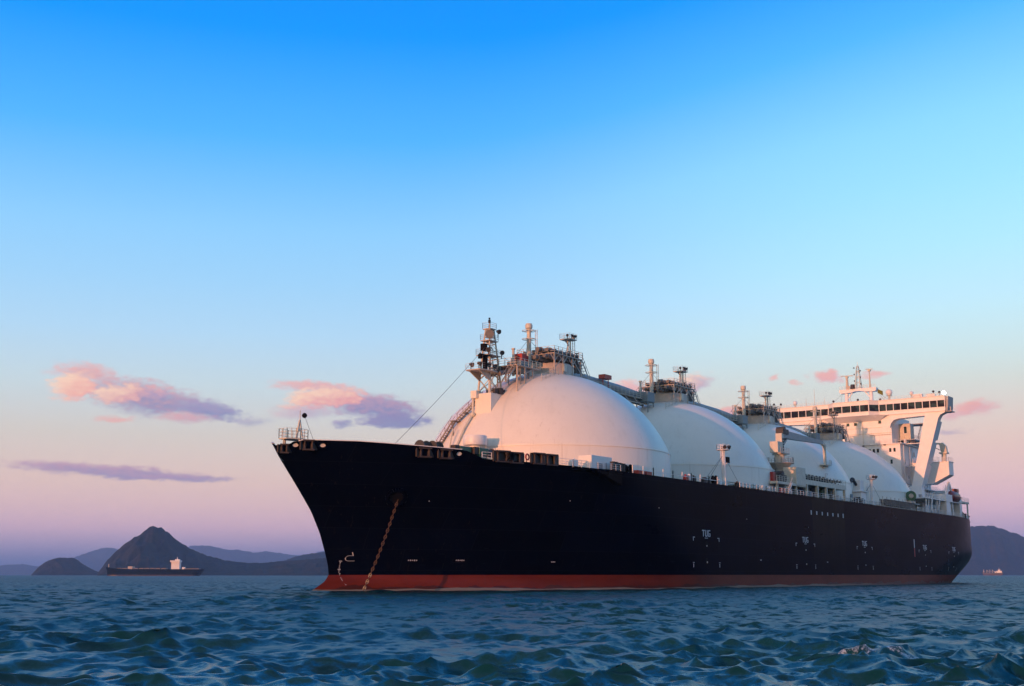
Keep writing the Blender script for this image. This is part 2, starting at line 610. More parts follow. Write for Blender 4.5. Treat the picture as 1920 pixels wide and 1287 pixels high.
# ------------------------------------------------------------------ hull form
BEAM = 24.1
SZ = [-6, -4, -2, -.6, .35, 1.27, 2.14, 3.6, 5.4, 7.94, 10.8, 12.74, 15.9, 18.3, 19.3, 20.3]
SX = [-65.5, -65.5, -63.3, -60.8, -58.6, -56.7, -55.8, -56.0, -56.7, -57.8, -59.6, -61.3, -64.2, -66.3, -67.1, -67.9]


def stem(z):
    return np.interp(z, SZ, SX)


def sst(a, b, x):
    t = np.clip((x - a) / (b - a), 0, 1)
    return t * t * (3 - 2 * t)


def stern_x(z):
    return 199 + 5 * sst(-4, 9, z)


def hb(x, z):
    """half breadth of the hull at station x and height z above the water"""
    w = np.clip(z / 20, 0, 1) ** 1.4
    n = 1.85 + .6 * w
    xe = 16 - 25 * np.clip(z / 18, 0, 1)
    xs = stem(z)
    t = np.clip((x - xs) / (xe - xs), 0, 1)
    f = 1 - (1 - t) ** n
    k = sst(-4, 9, z)
    xa = 118 + 40 * k
    u = np.clip((x - xa) / (stern_x(z) - xa), 0, 1.2)
    return BEAM * f * (1 - (.62 - .36 * k) * u ** 2.4)


def deck_z(x):
    return 18.15 + 0.35 * np.clip((-20 - x) / 30, 0, 1.6)


def top_z(x):
    """top of the shell: deck edge, stepping up to the forecastle bulwark"""
    bul = 19.55 + 0.55 * np.clip((-47 - x) / 12, 0, 1)
    bul = bul - 0.75 * np.clip((-64.6 - x) / 1.6, 0, 1)
    s = sst(-43.2, -46.4, x)
    return deck_z(x) * (1 - s) + bul * s


def hull_point(x, z, side=-1, off=0.0):
    """point on the shell and its outward normal"""
    e = 0.05
    y = float(hb(x, z))
    dx = (float(hb(x + e, z)) - float(hb(x - e, z))) / (2 * e)
    dz = (float(hb(x, z + e)) - float(hb(x, z - e))) / (2 * e)
    nrm = Vector((-dx, side, -dz)).normalized()
    return Vector((x, side * y, z)) + nrm * off, nrm


def hull_strip(name, mat, t0, t1, rows, parent):
    """shell between two height functions, both sides and the stern, smooth"""
    cols = np.concatenate([1 - np.cos(np.linspace(0, math.pi / 2, 46)), [0] * 0])
    s_f = (cols * 0.34)
    s_m = np.linspace(0.34, 0.80, 40)[1:]
    s_a = np.linspace(0.80, 1.0, 40)[1:]
    S = np.concatenate([s_f, s_m, s_a])
    vs, fs = [], []
    nr = rows + 1
    for side in (-1, 1):
        for s in S:
            for j in range(nr):
                u = j / rows
                # heights follow the sheer: solve station and height together
                z = t0(0) + (t1(-60.0 if s < .2 else 0.0) - t0(0)) * u
                x = stem(z) + (stern_x(z) - stem(z)) * s
                z = t0(x) + (t1(x) - t0(x)) * u
                x = stem(z) + (stern_x(z) - stem(z)) * s
                z = t0(x) + (t1(x) - t0(x)) * u
                vs.append((x, side * float(hb(x, z)), z))
    n = len(S)
    for sd in range(2):
        o = sd * n * nr
        for i in range(n - 1):
            for j in range(rows):
                a, b, c, d = o + i * nr + j, o + (i + 1) * nr + j, o + (i + 1) * nr + j + 1, o + i * nr + j + 1
                fs.append((a, b, c, d) if sd == 0 else (d, c, b, a))
    for j in range(rows):
        a, b = (n - 1) * nr + j, n * nr + (n - 1) * nr + j
        fs.append((a, b, b + 1, a + 1))
    mb = MB()
    mb.v, mb.f = vs, fs
    return mb.build(name, mat, parent, smooth=True)


ship = empty('gas_carrier')
tag(ship, 'huge navy blue gas carrier with four white dome tanks and red waterline band', 'ship')

hull = hull_strip('hull_shell', 'hull', lambda x: 2.26 + 0 * x, top_z, 30, ship)
hull_strip('boot_topping', 'boot', lambda x: -3.0 + 0 * x, lambda x: 2.26 + 0 * x, 12, ship)


def build_deck():
    mb = MB()
    xs = np.concatenate([np.linspace(-66.0, -44, 30), np.linspace(-42, 203.5, 70)])
    vs, fs = [], []
    for x in xs:
        z = float(deck_z(x)) - 0.12
        b = max(0.02, float(hb(x, z)) - 0.05)
        vs += [(x, -b, z), (x, 0, z + 0.25), (x, b, z)]
    for i in range(len(xs) - 1):
        a = i * 3
        fs += [(a, a + 3, a + 4, a + 1), (a + 1, a + 4, a + 5, a + 2)]
    mb.mesh(vs, fs)
    mb.build('main_deck', 'deckgreen', ship)
    # inner face and capping rail of the bulwark
    for side in (-1, 1):
        mb = MB()
        pr = None
        for x in np.linspace(-65.0, -46.4, 50):
            z = float(top_z(x))
            y = side * (float(hb(x, z)) - 0.10)
            p = Vector((x + 0.1, y, z + 0.03))
            if pr is not None:
                mb.beam(pr, p, 0.34, 0.10)
            pr = p
        mb.build('bulwark_capping', 'white', ship)


build_deck()


# ------------------------------------------------------------------ hull markings and fittings
def on_hull(mb, x, z, w, h, side=-1, off=0.015):
    """thin plate of size w x h lying on the shell"""
    p, nr = hull_point(x, z, side, off)
    t = Vector((0, 0, 1)).cross(nr).normalized() * side
    u = nr.cross(t).normalized() * -1
    if u.z < 0:
        u = -u
    t, u = t * w / 2, u * h / 2
    q = nr * 0.02
    vs = [p - t - u, p + t - u, p + t + u, p - t + u]
    vs += [v - q * 2 for v in vs]
    mb.mesh(vs, [(0, 1, 2, 3), (7, 6, 5, 4), (0, 4, 5, 1), (1, 5, 6, 2), (2, 6, 7, 3), (3, 7, 4, 0)])


def letter(mb, ch, x, z, w, h):
    """block capitals laid on the flat side"""
    s = 0.24 * w
    k = 0.15 * h
    if ch == 'T':
        on_hull(mb, x, z + h / 2 - k / 2, w, k)
        on_hull(mb, x, z - k / 2, s, h - k)
    elif ch == 'U':
        on_hull(mb, x - w / 2 + s / 2, z + k / 2, s, h - k)
        on_hull(mb, x + w / 2 - s / 2, z + k / 2, s, h - k)
        on_hull(mb, x, z - h / 2 + k / 2, w * 0.8, k)
    elif ch == 'G':
        on_hull(mb, x - w / 2 + s / 2, z, s, h - 1.4 * k)
        on_hull(mb, x + 0.05 * w, z + h / 2 - k / 2, w * 0.82, k)
        on_hull(mb, x + 0.05 * w, z - h / 2 + k / 2, w * 0.82, k)
        on_hull(mb, x + w / 2 - s / 2, z - h * 0.2, s, h * 0.34)
        on_hull(mb, x + w * 0.22, z - h * 0.06, w * 0.5, k)


for (tx, tz) in ((13.0, 9.35), (58.0, 9.25), (92.9, 9.2), (137.5, 9.15), (163.4, 9.1)):
    mk = MB()
    on_hull(mk, tx, tz - 0.82, 1.2, 0.10)
    t = mk.build('tug_mark', 'mark', ship)
    tag(t, 'white tug push point lettering on the hull side')
    for ch, dx in (('T', -1.12), ('U', 0.0), ('G', 1.12)):
        lb = MB()
        letter(lb, ch, tx + dx, tz, 0.92, 1.12)
        lb.build('letter', 'mark', t)
    for sx in (-5.0, 5.0):
        cb = MB()
        on_hull(cb, tx + sx - math.copysign(0.25, sx), tz - 0.75, 0.75, 0.11)
        on_hull(cb, tx + sx, tz - 1.05, 0.16, 0.60)
        cb.build('corner_mark', 'mark', t)
        cb = MB()
        on_hull(cb, tx + sx, tz - 5.5, 0.16, 0.62)
        on_hull(cb, tx + sx, tz - 5.0, 0.6, 0.08)
        cb.build('corner_mark', 'mark', t)
    for rz in (7.55, 4.75):
        rb = MB()
        p, nr = hull_point(tx, rz, -1, 0.0)
        rb.tube(p - nr * 0.3, p + nr * 0.02, 0.42, 0.46, 12)
        o = rb.build('bollard_recess_shade', 'black', ship, smooth=True)  # flat black cap paints in the shade of the recess
        mb = MB()
        mb.tube(p + Vector((0, -0.02, -0.45)), p + Vector((0, -0.06, -0.22)), 0.12, 0.12, 6)
        mb.build('bollard', 'mark', o)

for i in range(7):
    mb = MB()
    on_hull(mb, 61.8 + i * 3.07, 14.9, 0.55, 0.72 if 0 < i < 6 else 0.9)
    mb.build('overboard_discharge_mark', 'mark', ship)
mb = MB()
on_hull(mb, 129.0, 9.9, 0.55, 2.1)
pm = mb.build('pilot_ladder_mark', 'mark', ship)
mb = MB()
on_hull(mb, 129.0, 7.75, 0.55, 2.15)
mb.build('red_half', 'redmark', pm)

# bow draught figures, bulb symbol, thruster notes
for i in range(18):
    z = 4.15 - i * 0.19
    mb = MB()
    on_hull(mb, -54.62 + (0.12 if z < 2.6 else 0.0) + 0.14 * max(0, 2.2 - z), z, (0.10 + 0.06 * (i % 2)) if i not in (0, 6) else .42, 0.10)
    mb.build('draught_mark', 'mark', ship)
mb = MB()
bx, bz = -53.45, 4.6
pts = [(-0.05, 0.78), (0.16, 0.30)]
for i in range(10):
    a = math.pi / 2 + math.pi * i / 9
    pts.append((-0.28 + 0.42 * math.cos(a), -0.06 + 0.36 * math.sin(a)))
pts += [(0.45, -0.42)]
pv = None
for (dx, dz) in pts:
    p, nr = hull_point(bx + dx, bz + dz, -1, 0.02)
    if pv is not None:
        mb.beam(pv, p, 0.13, 0.04)
    pv = p
mb.build('bulb_symbol', 'mark', ship)
for (mx, mz) in ((-45.8, 4.3), (-39.4, 4.34), (-24.6, 4.19), (36.0, 5.0), (70.0, 4.9)):
    mb = MB()
    for i in range(5 if mx < -30 else 3):
        on_hull(mb, mx + (i - 2) * 0.26, mz, 0.17, 0.14 + 0.05 * (i % 2))
    mb.build('small_marking', 'mark', ship)
for (mx, mz) in ((-26.0, 13.2), (-4.0, 13.0), (30.0, 12.4), (-47.0, 12.5), (60.0, 11.8)):
    mb = MB()
    p, nr = hull_point(mx, mz, -1, 0.0)
    mb.tube(p - nr * .05, p + nr * 0.03, 0.08, 0.08, 8)
    mb.build('scupper', 'mark', ship)

# hawse pipe and anchor bolster, both bows
for side in (-1, 1):
    p, nr = hull_point(-51.2, 12.9, side, 0.0)
    u, v = frame(nr)
    mb = MB()
    prev = None
    for i in range(25):
        a = 2 * math.pi * i / 24
        q = p + nr * 0.10 + (u * math.cos(a) + v * math.sin(a)) * 1.25
        if prev is not None:
            mb.tube(prev, q, 0.34, 0.34, 8)
        prev = q
    hz = mb.build('hawse_pipe_rim', 'hull', ship, smooth=True)
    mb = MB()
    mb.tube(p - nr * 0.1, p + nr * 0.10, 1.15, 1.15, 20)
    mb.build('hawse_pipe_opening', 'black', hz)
# bolster seen in profile beyond the stem, starboard bow
p, nr = hull_point(-57.0, 12.2, 1, 0.0)

# anchor chain, link by link
lk = MB()
n = 14
ring = []
for i in range(n):
    a = 2 * math.pi * i / n
    ring.append(Vector((0.165 * math.cos(a), 0.0, 0.31 * math.sin(a))))
for i in range(n):
    lk.tube(ring[i], ring[(i + 1) % n], 0.052, 0.052, 5, caps=False)
lk.beam((-0.165, 0, 0), (0.165, 0, 0), 0.08)
chain = empty('anchor_chain', (-57.6, -8.2, 0.0))
tag(chain, 'rusty anchor chain hanging from the bow into the water', 'anchor chain')
link0 = lk.build('chain_link', 'chain', chain, smooth=True)
a0, a1 = Vector((-51.35, -8.55, 12.55)), Vector((-58.6, -8.3, -0.9))
L0 = (a1 - a0).length
cnt = int(L0 / 0.49)
for i in range(cnt):
    t = (i + 0.5) / cnt
    p = a0.lerp(a1, t) + Vector((0.30, 0, -0.25)) * math.sin(math.pi * t) * 0.9
    o = link0 if i == 0 else link0.copy()
    if i:
        C.objects.link(o)
        o.parent = chain
    q = (a1 - a0).to_track_quat('Z', 'Y').to_matrix().to_4x4() @ Matrix.Rotation(R(45 + 90 * (i % 2)), 4, 'Z')
    o.matrix_local = Matrix.Translation(p - chain.location) @ q
    if i in (cnt - 8, cnt - 6, cnt - 4):
        o.data = link0.data.copy()
        o.data.materials[0] = M['chainmark']


# ------------------------------------------------------------------ cargo tank covers
TX = [0.0, 45.0, 90.0, 135.0]
TR, TZS, TZC = 21.51, 22.87, 37.64
TRS = (TR ** 2 + (TZC - TZS) ** 2) / (2 * (TZC - TZS))


def dome_z(r):
    return TZC - TRS + math.sqrt(max(0.0, TRS ** 2 - r * r))


def build_tank():
    mb = MB()
    prof = [(TR, 17.6), (TR, TZS)]
    amax = math.asin(TR / TRS)
    for i in range(1, 41):
        a = amax * (1 - i / 41)
        prof.append((TRS * math.sin(a), TZC - TRS + TRS * math.cos(a)))
    prof.append((0.05, TZC))
    mb.lathe(prof, n=128)
    t = mb.build('tank_cover', 'tank', ship, smooth=True)
    k = MB()
    for i in range(96):
        a, b = 2 * math.pi * i / 96, 2 * math.pi * (i + 1) / 96
        k.beam(((TR + .02) * math.cos(a), (TR + .02) * math.sin(a), TZS), ((TR + .02) * math.cos(b), (TR + .02) * math.sin(b), TZS), 0.10, 0.10)
    k.build('knuckle_ring', 'tank', t)
    return t


tank0 = build_tank()
tanks = [tank0] + [dup(tank0, ship, (x, 0, 0)) for x in TX[1:]]


def build_vent_mast():
    mb = MB()
    x = -6.1
    mb.lathe([(0.46, 36.4), (0.42, 40.0), (0.38, 44.2), (0.40, 45.0), (0.64, 45.25), (0.64, 45.8), (0.52, 46.05), (0.4, 46.07)], (x, 0, 0), 20)
    v = mb.build('vent_mast', 'cream', ship, smooth=True)
    for z in (44.75, 43.25):
        k = MB()
        prev = None
        for i in range(17):
            a = 2 * math.pi * i / 16
            q = Vector((x + 1.2 * math.cos(a), 1.2 * math.sin(a), z))
            if prev is not None:
                k.beam(prev, q, 0.09, 0.09)
            if i % 4 == 0:
                k.beam((x, 0, z), q, 0.10, 0.10)
            prev = q
        k.build('ring_platform', 'cream', v)
    k = MB()
    for s in (-0.2, 0.2):
        k.beam((x + 1.0 + s * 0, -0.9 + s, 39.0), (x + 1.0, -0.9 + s, 45.0), 0.07)
    for i in range(20):
        k.beam((x + 1.0, -1.1, 39.2 + i * 0.3), (x + 1.0, -0.7, 39.2 + i * 0.3), 0.05)
    k.build('ladder', 'cream', v)
    for (dx, dy) in ((-2.9, -1.2), (3.6, -1.5), (0.4, 4.0)):
        k = MB()
        k.tube((x, 0, 43.3), (x + dx, dy, 39.8), 0.035, 0.035, 5)
        k.build('stay_wire', 'wire', v)
    return v


def build_light_tower():
    mb = MB()
    x = 7.2
    for s in (-0.26, 0.26):
        mb.tube((x, s, dome_z(7.2) - .6), (x, s, 45.2), 0.17, 0.15, 10)
    for z in (39.0, 41.0, 43.0):
        mb.beam((x, -0.26, z), (x, 0.26, z), 0.12)
    v = mb.build('floodlight_tower', 'cream', ship, smooth=True)
    k = MB()
    k.box(x - 1.5, x + 1.0, -1.1, 1.1, 45.05, 45.22)
    k.beam((x - 1.9, 0, 45.0), (x - 0.1, 0, 44.2), 0.12)
    k.rail([(x - 1.5, -1.1, 45.2), (x + 1.0, -1.1, 45.2), (x + 1.0, 1.1, 45.2), (x - 1.5, 1.1, 45.2), (x - 1.5, -1.1, 45.2)], 1.0, 1.2, .022)
    k.build('lamp_platform', 'beige', v)
    for (dx, dy, az) in ((-1.4, -0.6, 200), (-0.7, -1.0, 250), (0.4, -1.0, 290), (0.9, -0.3, 330)):
        k = MB()
        p = Vector((x + dx, dy, 45.9))
        d = Vector((math.cos(R(az)), math.sin(R(az)), -0.55)).normalized()
        k.tube(p - d * 0.15, p + d * 0.36, 0.14, 0.27, 10)
        k.beam(p, p + Vector((0, 0, -0.8)), 0.1)
        k.build('floodlight', 'dark', v, smooth=True)
    k = MB()
    for s in (-0.25, 0.25):
        k.beam((x + 1.6, s, dome_z(8.9) - .2), (x + 1.6, s, 46.2), 0.08)
    for i in range(26):
        k.beam((x + 1.6, -0.25, 38.2 + i * 0.3), (x + 1.6, 0.25, 38.2 + i * 0.3), 0.05)
    k.build('ladder', 'cream', v)
    k = MB()
    k.tube((x - 1.0, -0.5, 44.6), (x - 3.6, -1.0, 40.6), 0.03, 0.03, 5)
    k.tube((x + .3, 0.5, 45.2), (x + 4.6, 1.0, 38.2), 0.03, 0.03, 5)
    k.build('stay_wire', 'wire', v)
    return v


def build_dome_works():
    """platform, pipes and valves standing on the crown of a tank cover"""
    out = []
    mb = MB()
    mb.lathe([(4.4, -1.2), (4.4, 1.5), (4.1, 1.7), (0.1, 1.75)], (0, 0, 37.6), 28)
    h = mb.build('dome_house', 'beige', ship, smooth=True)
    out.append(h)
    for (px, py) in ((-1.2, -4.42), (1.6, -4.1)):
        k = MB()
        k.box(px - .45, px + .45, py - .08, py + .3, 37.7, 39.0)
        k.build('hatch', 'cream', h)
    # raised working platform
    mb = MB()
    mb.box(-4.6, 4.8, -4.4, 3.6, 40.55, 40.70)
    for x in (-4.3, -1.4, 1.6, 4.5):
        for y in (-4.2, 3.4):
            mb.beam((x, y, 37.0), (x, y, 40.6), 0.22)
            mb.beam((x, y, 39.2), (x + 1.3, y, 40.5), 0.12)
            mb.beam((x, y, 39.2), (x - 1.3, y, 40.5), 0.12)
    mb.beam((-4.3, -4.2, 38.0), (-1.4, -4.2, 40.4), 0.12)
    mb.beam((1.6, -4.2, 40.4), (4.5, -4.2, 38.0), 0.12)
    p = mb.build('crown_platform', 'beige', ship)
    out.append(p)
    k = MB()
    k.rail([(-4.6, -4.4, 40.7), (4.8, -4.4, 40.7), (4.8, 3.6, 40.7), (-4.6, 3.6, 40.7), (-4.6, -4.4, 40.7)], 1.2, 1.3, 0.04)
    k.build('railing', 'cream', p)
    k = MB()
    k.stairs((5.0, -3.6, 40.6), (8.9, -3.6, dome_z(9.6)), 1.0, 10, (0, 1, 0))
    k.build('stair', 'beige', p)
    # lagged pipes on and under the platform
    rng = random.Random(3)
    for j, (y, z, x0, x1, r) in enumerate(((-3.2, 41.25, -5.2, 4.2, .36), (-1.6, 41.35, -5.8, 3.6, .42), (0.4, 41.3, -4.2, 4.9, .36), (2.2, 41.2, -4.4, 4.0, .30),
                                            (-3.4, 40.0, -6.4, 5.0, .34), (-2.0, 39.7, -7.4, 4.4, .40), (1.4, 39.9, -7.0, 5.4, .34))):
        k = MB()
        k.tube((x0, y, z), (x1, y, z), r, r, 10)
        xx = x0 + 0.9
        while xx < x1:
            k.tube((xx, y, z), (xx + 0.16, y, z), r * 1.35, r * 1.35, 10)
            xx += rng.uniform(1.3, 2.4)
        k.tube((x1 - .2, y, z), (x1 + .1, y, 38.2), r * .9, r * .9, 8)
        out.append(k.build('cargo_pipe', 'pipe', ship, smooth=True))
    for j in range(10):
        x, y = rng.uniform(-4.2, 4.4), rng.choice((-3.6, -2.4, -0.6, 1.2))
        k = MB()
        k.tube((x, y, 40.7), (x, y, 41.9), 0.12, 0.12, 6)
        k.tube((x, y, 41.75), (x, y, 41.85), 0.42, 0.42, 10)
        k.box(x - .28, x + .28, y - .28, y + .28, 41.0, 41.5)
        out.append(k.build('valve', 'dark', ship))
    # liquid trunk forward of the mast, switch box and small vent
    k = MB()
    k.box(-12.0, -9.2, -2.3, 0.6, 36.5, 38.45)
    for (px, py) in ((-11.8, -2.1), (-9.4, -2.1), (-11.8, .4), (-9.4, .4)):
        k.beam((px, py, dome_z(math.hypot(px, py)) - .2), (px, py, 36.6), .2)
    o = k.build('switch_cabinet', 'steelblue', ship, bevel=0.04)
    out.append(o)
    k = MB()
    k.tube((-11.2, -0.2, 36.0), (-11.2, -0.2, 40.7), 0.24, 0.22, 10)
    k.tube((-11.2, -0.2, 40.6), (-11.2, -0.2, 40.85), 0.34, 0.34, 10)
    k.tube((-11.2, -0.2, 38.4), (-11.8, -0.2, 38.9), 0.2, 0.2, 8)
    out.append(k.build('small_vent_pipe', 'cream', ship, smooth=True))
    # aft crown: valves and a low rail
    k = MB()
    for (x, y) in ((10.6, -1.0), (12.0, -0.6), (13.0, 0.6)):
        z = dome_z(math.hypot(x, y))
        k.tube((x, y, z - .2), (x, y, z + 1.0), 0.30, 0.26, 8)
        k.tube((x, y, z + 1.0), (x, y, z + 1.15), 0.5, 0.5, 10)
        k.tube((x, y, z + .6), (x + 1.1, y, z + .1), 0.22, 0.22, 8)
    out.append(k.build('level_gauge_valves', 'beige', ship, smooth=True))
    k = MB()
    k.rail([(10.0, -2.6, dome_z(10.4)), (12.4, -2.6, dome_z(12.7)), (15.0, -2.6, dome_z(15.3)), (15.0, 2.6, dome_z(15.3))], 1.2, 1.2, 0.04)
    out.append(k.build('crown_railing', 'cream', ship))
    k = MB()
    a0 = -1
    prev = None
    for i in range(15):
        x = -9.5 + i * 0.45
        q = Vector((x, -5.0, dome_z(math.hypot(x, 5.0))))
        prev = q
    k.rail([(-9.6, -5.0, dome_z(10.8)), (-4.6, -5.2, dome_z(7.0))], 1.2, 1.2, 0.04)
    out.append(k.build('crown_railing', 'cream', ship))
    return out


crown = [build_vent_mast(), build_light_tower()] + build_dome_works()
for x in TX[1:]:
    for o in crown:
        dup(o, ship, (x, 0, 0))

# fore-and-aft pipe bridge over the gaps between the covers
for i in range(3):
    x0, x1 = TX[i] + 6.0, TX[i + 1] - 8.5
    mb = MB()
    pts = [(x0, 1.0, 38.6), (x0 + 6, 1.0, 38.9), (x1 - 10, 1.0, 38.5), (x1, 1.0, 37.9)]
    for a, b in zip(pts[:-1], pts[1:]):
        mb.tube(a, b, 0.85, 0.85, 12)
    pb = mb.build('cargo_main_pipe', 'grey', ship, smooth=True)
    k = MB()
    k.box(x0 + 2, x1, -1.2, 0.2, 37.0, 37.15)
    for j in range(9):
        xx = x0 + 2 + (x1 - x0 - 2) * j / 8
        k.beam((xx, -1.2, 37.1), (xx, 2.0, 37.1), 0.16)
        k.beam((xx, -1.1, 37.0), (xx + 1.6, -1.1, 36.0), 0.12)
        k.beam((xx, 1.0, 36.1), (xx, 1.0, 38.0), 0.14)
    k.beam((x0 + 2, -1.1, 36.0), (x1, -1.1, 36.0), 0.16)
    k.build('walkway', 'beige', pb)
    k = MB()
    k.rail([(x0 + 2, -1.2, 37.15), (x1, -1.2, 37.15)], 1.1, 1.5, 0.035)
    k.build('railing', 'cream', pb)
    for (dy, z, r) in ((-0.3, 36.5, .3), (0.9, 36.4, .35)):
        k = MB()
        k.tube((x0 + 1, dy, z + .6), (x1, dy, z), r, r, 8)
        k.build('small_pipe', 'pipe', pb, smooth=True)
    if i == 0:
        k = MB()
        k.box(x0 + 12.0, x0 + 14.6, -1.2, 0.2, 39.3, 40.1)
        for xx in (12.3, 14.3):
            k.beam((x0 + xx, -0.6, 37.1), (x0 + xx, -0.6, 39.4), 0.14)
        k.build('red_hose_box', 'red', pb)

# red box and forward works of the first tank
mb = MB()
mb.box(-10.3, -9.0, -1.4, 0.4, 38.7, 40.0)
mb.box(-8.9, -7.7, -1.0, 0.6, 38.9, 39.9)
mb.build('red_hose_box', 'red', ship, bevel=0.05)
mb = MB()
mb.box(-14.2, -7.0, -3.0, 3.2, 37.25, 37.4)
for x in (-13.8, -11.4, -9.0):
    for y in (-2.8, 3.0):
        mb.beam((x, y, dome_z(math.hypot(x, y)) - .2), (x, y, 37.3), 0.2)
mb.beam((-13.8, -2.8, 35.0), (-9.0, -2.8, 37.2), 0.14)
fp = mb.build('forward_crown_platform', 'beige', ship)
k = MB()
k.rail([(-14.2, 3.2, 37.4), (-14.2, -3.0, 37.4), (-7.0, -3.0, 37.4)], 1.2, 1.2, 0.045)
k.build('railing', 'cream', fp)
k = MB()
k.stairs((-16.6, -2.0, 34.1), (-13.6, -2.0, 37.3), 1.0, 9, (0, 1, 0))
k.build('stair', 'beige', fp)
for (x0, y, z, r) in ((-16.5, -1.0, 35.6, .4), (-15.6, 0.6, 36.0, .45), (-16.0, 2.0, 35.4, .35)):
    k = MB()
    k.tube((x0, y, z), (-8.0, y, 38.2), r, r, 9)
    k.build('pipe', 'pipe', fp, smooth=True)

# ------------------------------------------------------------------ foremast on its trunk
mb = MB()
mb.box(-18.0, -10.5, -0.35, 2.95, 27.0, 32.3)
mb.box(-18.7, -17.2, 2.2, 3.4, 31.5, 32.8)
tr = mb.build('mast_trunk', 'tank', ship, bevel=0.05)
mast = MB()
legs = [(-19.6, -1.2, -18.6, -0.5), (-19.6, 1.2, -18.6, 0.4), (-16.0, -1.2, -17.4, -0.5), (-16.0, 1.2, -17.4, 0.4)]
for (xa, ya, xb, yb) in legs:
    mast.tube((xa, ya, 31.9), (xb, yb, 43.2), 0.20, 0.13, 8)
for (za, zb) in ((32.2, 34.4), (34.4, 36.2)):
    for (i, j) in ((0, 2), (1, 3), (0, 1), (2, 3)):
        def at(l, z):
            t = (z - 31.9) / 11.3
            return (l[0] + (l[2] - l[0]) * t, l[1] + (l[3] - l[1]) * t, z)
        mast.beam(at(legs[i], za), at(legs[j], zb), 0.10)
        mast.beam(at(legs[j], za), at(legs[i], zb), 0.10)
for z in (36.3, 38.0, 39.4, 40.6, 41.8, 43.0):
    for (i, j) in ((0, 2), (1, 3), (0, 1), (2, 3)):
        mast.beam(at(legs[i], z), at(legs[j], z), 0.10)
mast.tube((-18.0, 0, 43.0), (-18.0, 0, 44.4), 0.10, 0.08, 6)
fm = mast.build('foremast', 'cream', ship, smooth=True, loc=(1.8, 1.3, 0.35))


def plat(parent, x0, x1, y0, y1, z, rail=True, mat='beige'):
    k = MB()
    k.box(x0, x1, y0, y1, z, z + 0.14)
    k.beam((x0 + .2, (y0 + y1) / 2, z), ((x0 + x1) / 2 + 1.0, (y0 + y1) / 2, z - 1.2), 0.12)
    if rail:
        k.rail([(x0, y0, z + .14), (x1, y0, z + .14), (x1, y1, z + .14), (x0, y1, z + .14), (x0, y0, z + .14)], 1.0, 1.2, 0.025)
    return k.build('platform', mat, parent)


k = MB()
k.prism([(-22.8, 1.4), (-22.8, -1.6), (-20.0, -2.2), (-16.0, -1.6), (-16.0, 1.5), (-20.0, 1.7)], (35.5, 35.68), 'z')
k.prism([(-22.6, 35.5), (-19.8, 35.5), (-19.4, 34.0)], (-1.2, -1.0), 'y')
k.prism([(-22.6, 35.5), (-19.8, 35.5), (-19.4, 34.0)], (0.8, 1.0), 'y')
k.rail([(-16.0, -1.6, 35.68), (-20.0, -2.2, 35.68), (-22.8, -1.6, 35.68), (-22.8, 1.4, 35.68)], 1.0, 1.4, 0.025)
k.build('platform', 'beige', fm)
plat(fm, -20.2, -16.6, -1.5, 1.2, 38.4)
plat(fm, -19.4, -16.8, -1.0, 0.9, 41.0)
plat(fm, -18.9, -17.1, -0.8, 0.8, 43.1)
for (p, d, r) in (((-19.6, -1.2, 42.0), (-0.8, -0.5, 0), .75),):
    k = MB()
    p, d = Vector(p), Vector(d).normalized()
    k.tube(p - d * 0.25, p, 0.3, r, 14)
    k.tube(p, p + d * 0.16, r, r, 14)
    k.build('parabolic_dish', 'pipe', fm, smooth=True)
for (x, y, z) in ((-22.2, -0.9, 36.3), (-22.0, 0.9, 36.3), (-20.2, -1.6, 36.3), (-18.8, -1.6, 36.2), (-16.8, -1.3, 36.2), (-20.2, -1.4, 38.9), (-16.4, -1.4, 38.9), (-16.6, -0.8, 42.6)):
    k = MB()
    az = rng_az = R(200 + (x * 37 + y * 53) % 120)
    d = Vector((math.cos(az), math.sin(az), -0.3)).normalized()
    q = Vector((x, y, z + 0.35))
    k.tube(q - d * .25, q + d * .4, 0.22, 0.42, 10)
    k.beam((x, y, z - .7), q, 0.12)
    k.build('searchlight', 'dark', fm, smooth=True)
k = MB()
k.tube((-21.4, -1.6, 35.7), (-21.4, -1.6, 38.0), 0.42, 0.42, 10)
k.tube((-22.8, -1.6, 37.3), (-22.8, -1.6, 38.0), 0.38, 0.38, 10)
k.beam((-23.0, -1.6, 38.1), (-19.6, -1.6, 38.1), 0.18)
k.build('fog_horn', 'black', fm, smooth=True)
k = MB()
k.tube((-20.0, -0.3, 39.2), (-20.0, -0.3, 40.3), 0.6, 0.6, 14)
k.build('signal_lantern', 'black', fm, smooth=True)
k = MB()
k.tube((-18.0, 0, 44.3), (-18.0, 0, 44.8), 0.22, 0.22, 8)
k.tube((-18.0, 0, 44.9), (-18.0, 0, 45.2), 0.16, 0.16, 8)
k.build('masthead_light', 'black', fm, smooth=True)
k = MB()
for s in (-0.2, 0.2):
    k.beam((-17.2, s, 32.0), (-17.6, s, 43.0), 0.06)
for i in range(34):
    k.beam((-17.2 - .4 * i / 34, -.2, 32.2 + i * .32), (-17.2 - .4 * i / 34, .2, 32.2 + i * .32), 0.05)
k.build('ladder', 'cream', fm)
for (a, b) in (((-18.8, -0.4, 40.6), (-51.5, -6.5, 19.4)), ((-17.2, 0.0, 40.6), (-8.2, 1.5, 38.5)), ((-19.0, -0.9, 42.8), (-19.6, -1.2, 36.5))):
    k = MB()
    a, b = Vector(a), Vector(b)
    prev = None
    for i in range(13):
        t = i / 12
        q = a.lerp(b, t) - Vector((0, 0, 0.35)) * math.sin(math.pi * t)
        if prev is not None:
            k.tube(prev, q, 0.032, 0.032, 5, caps=False)
        prev = q
    k.build('stay_wire', 'wire', fm)
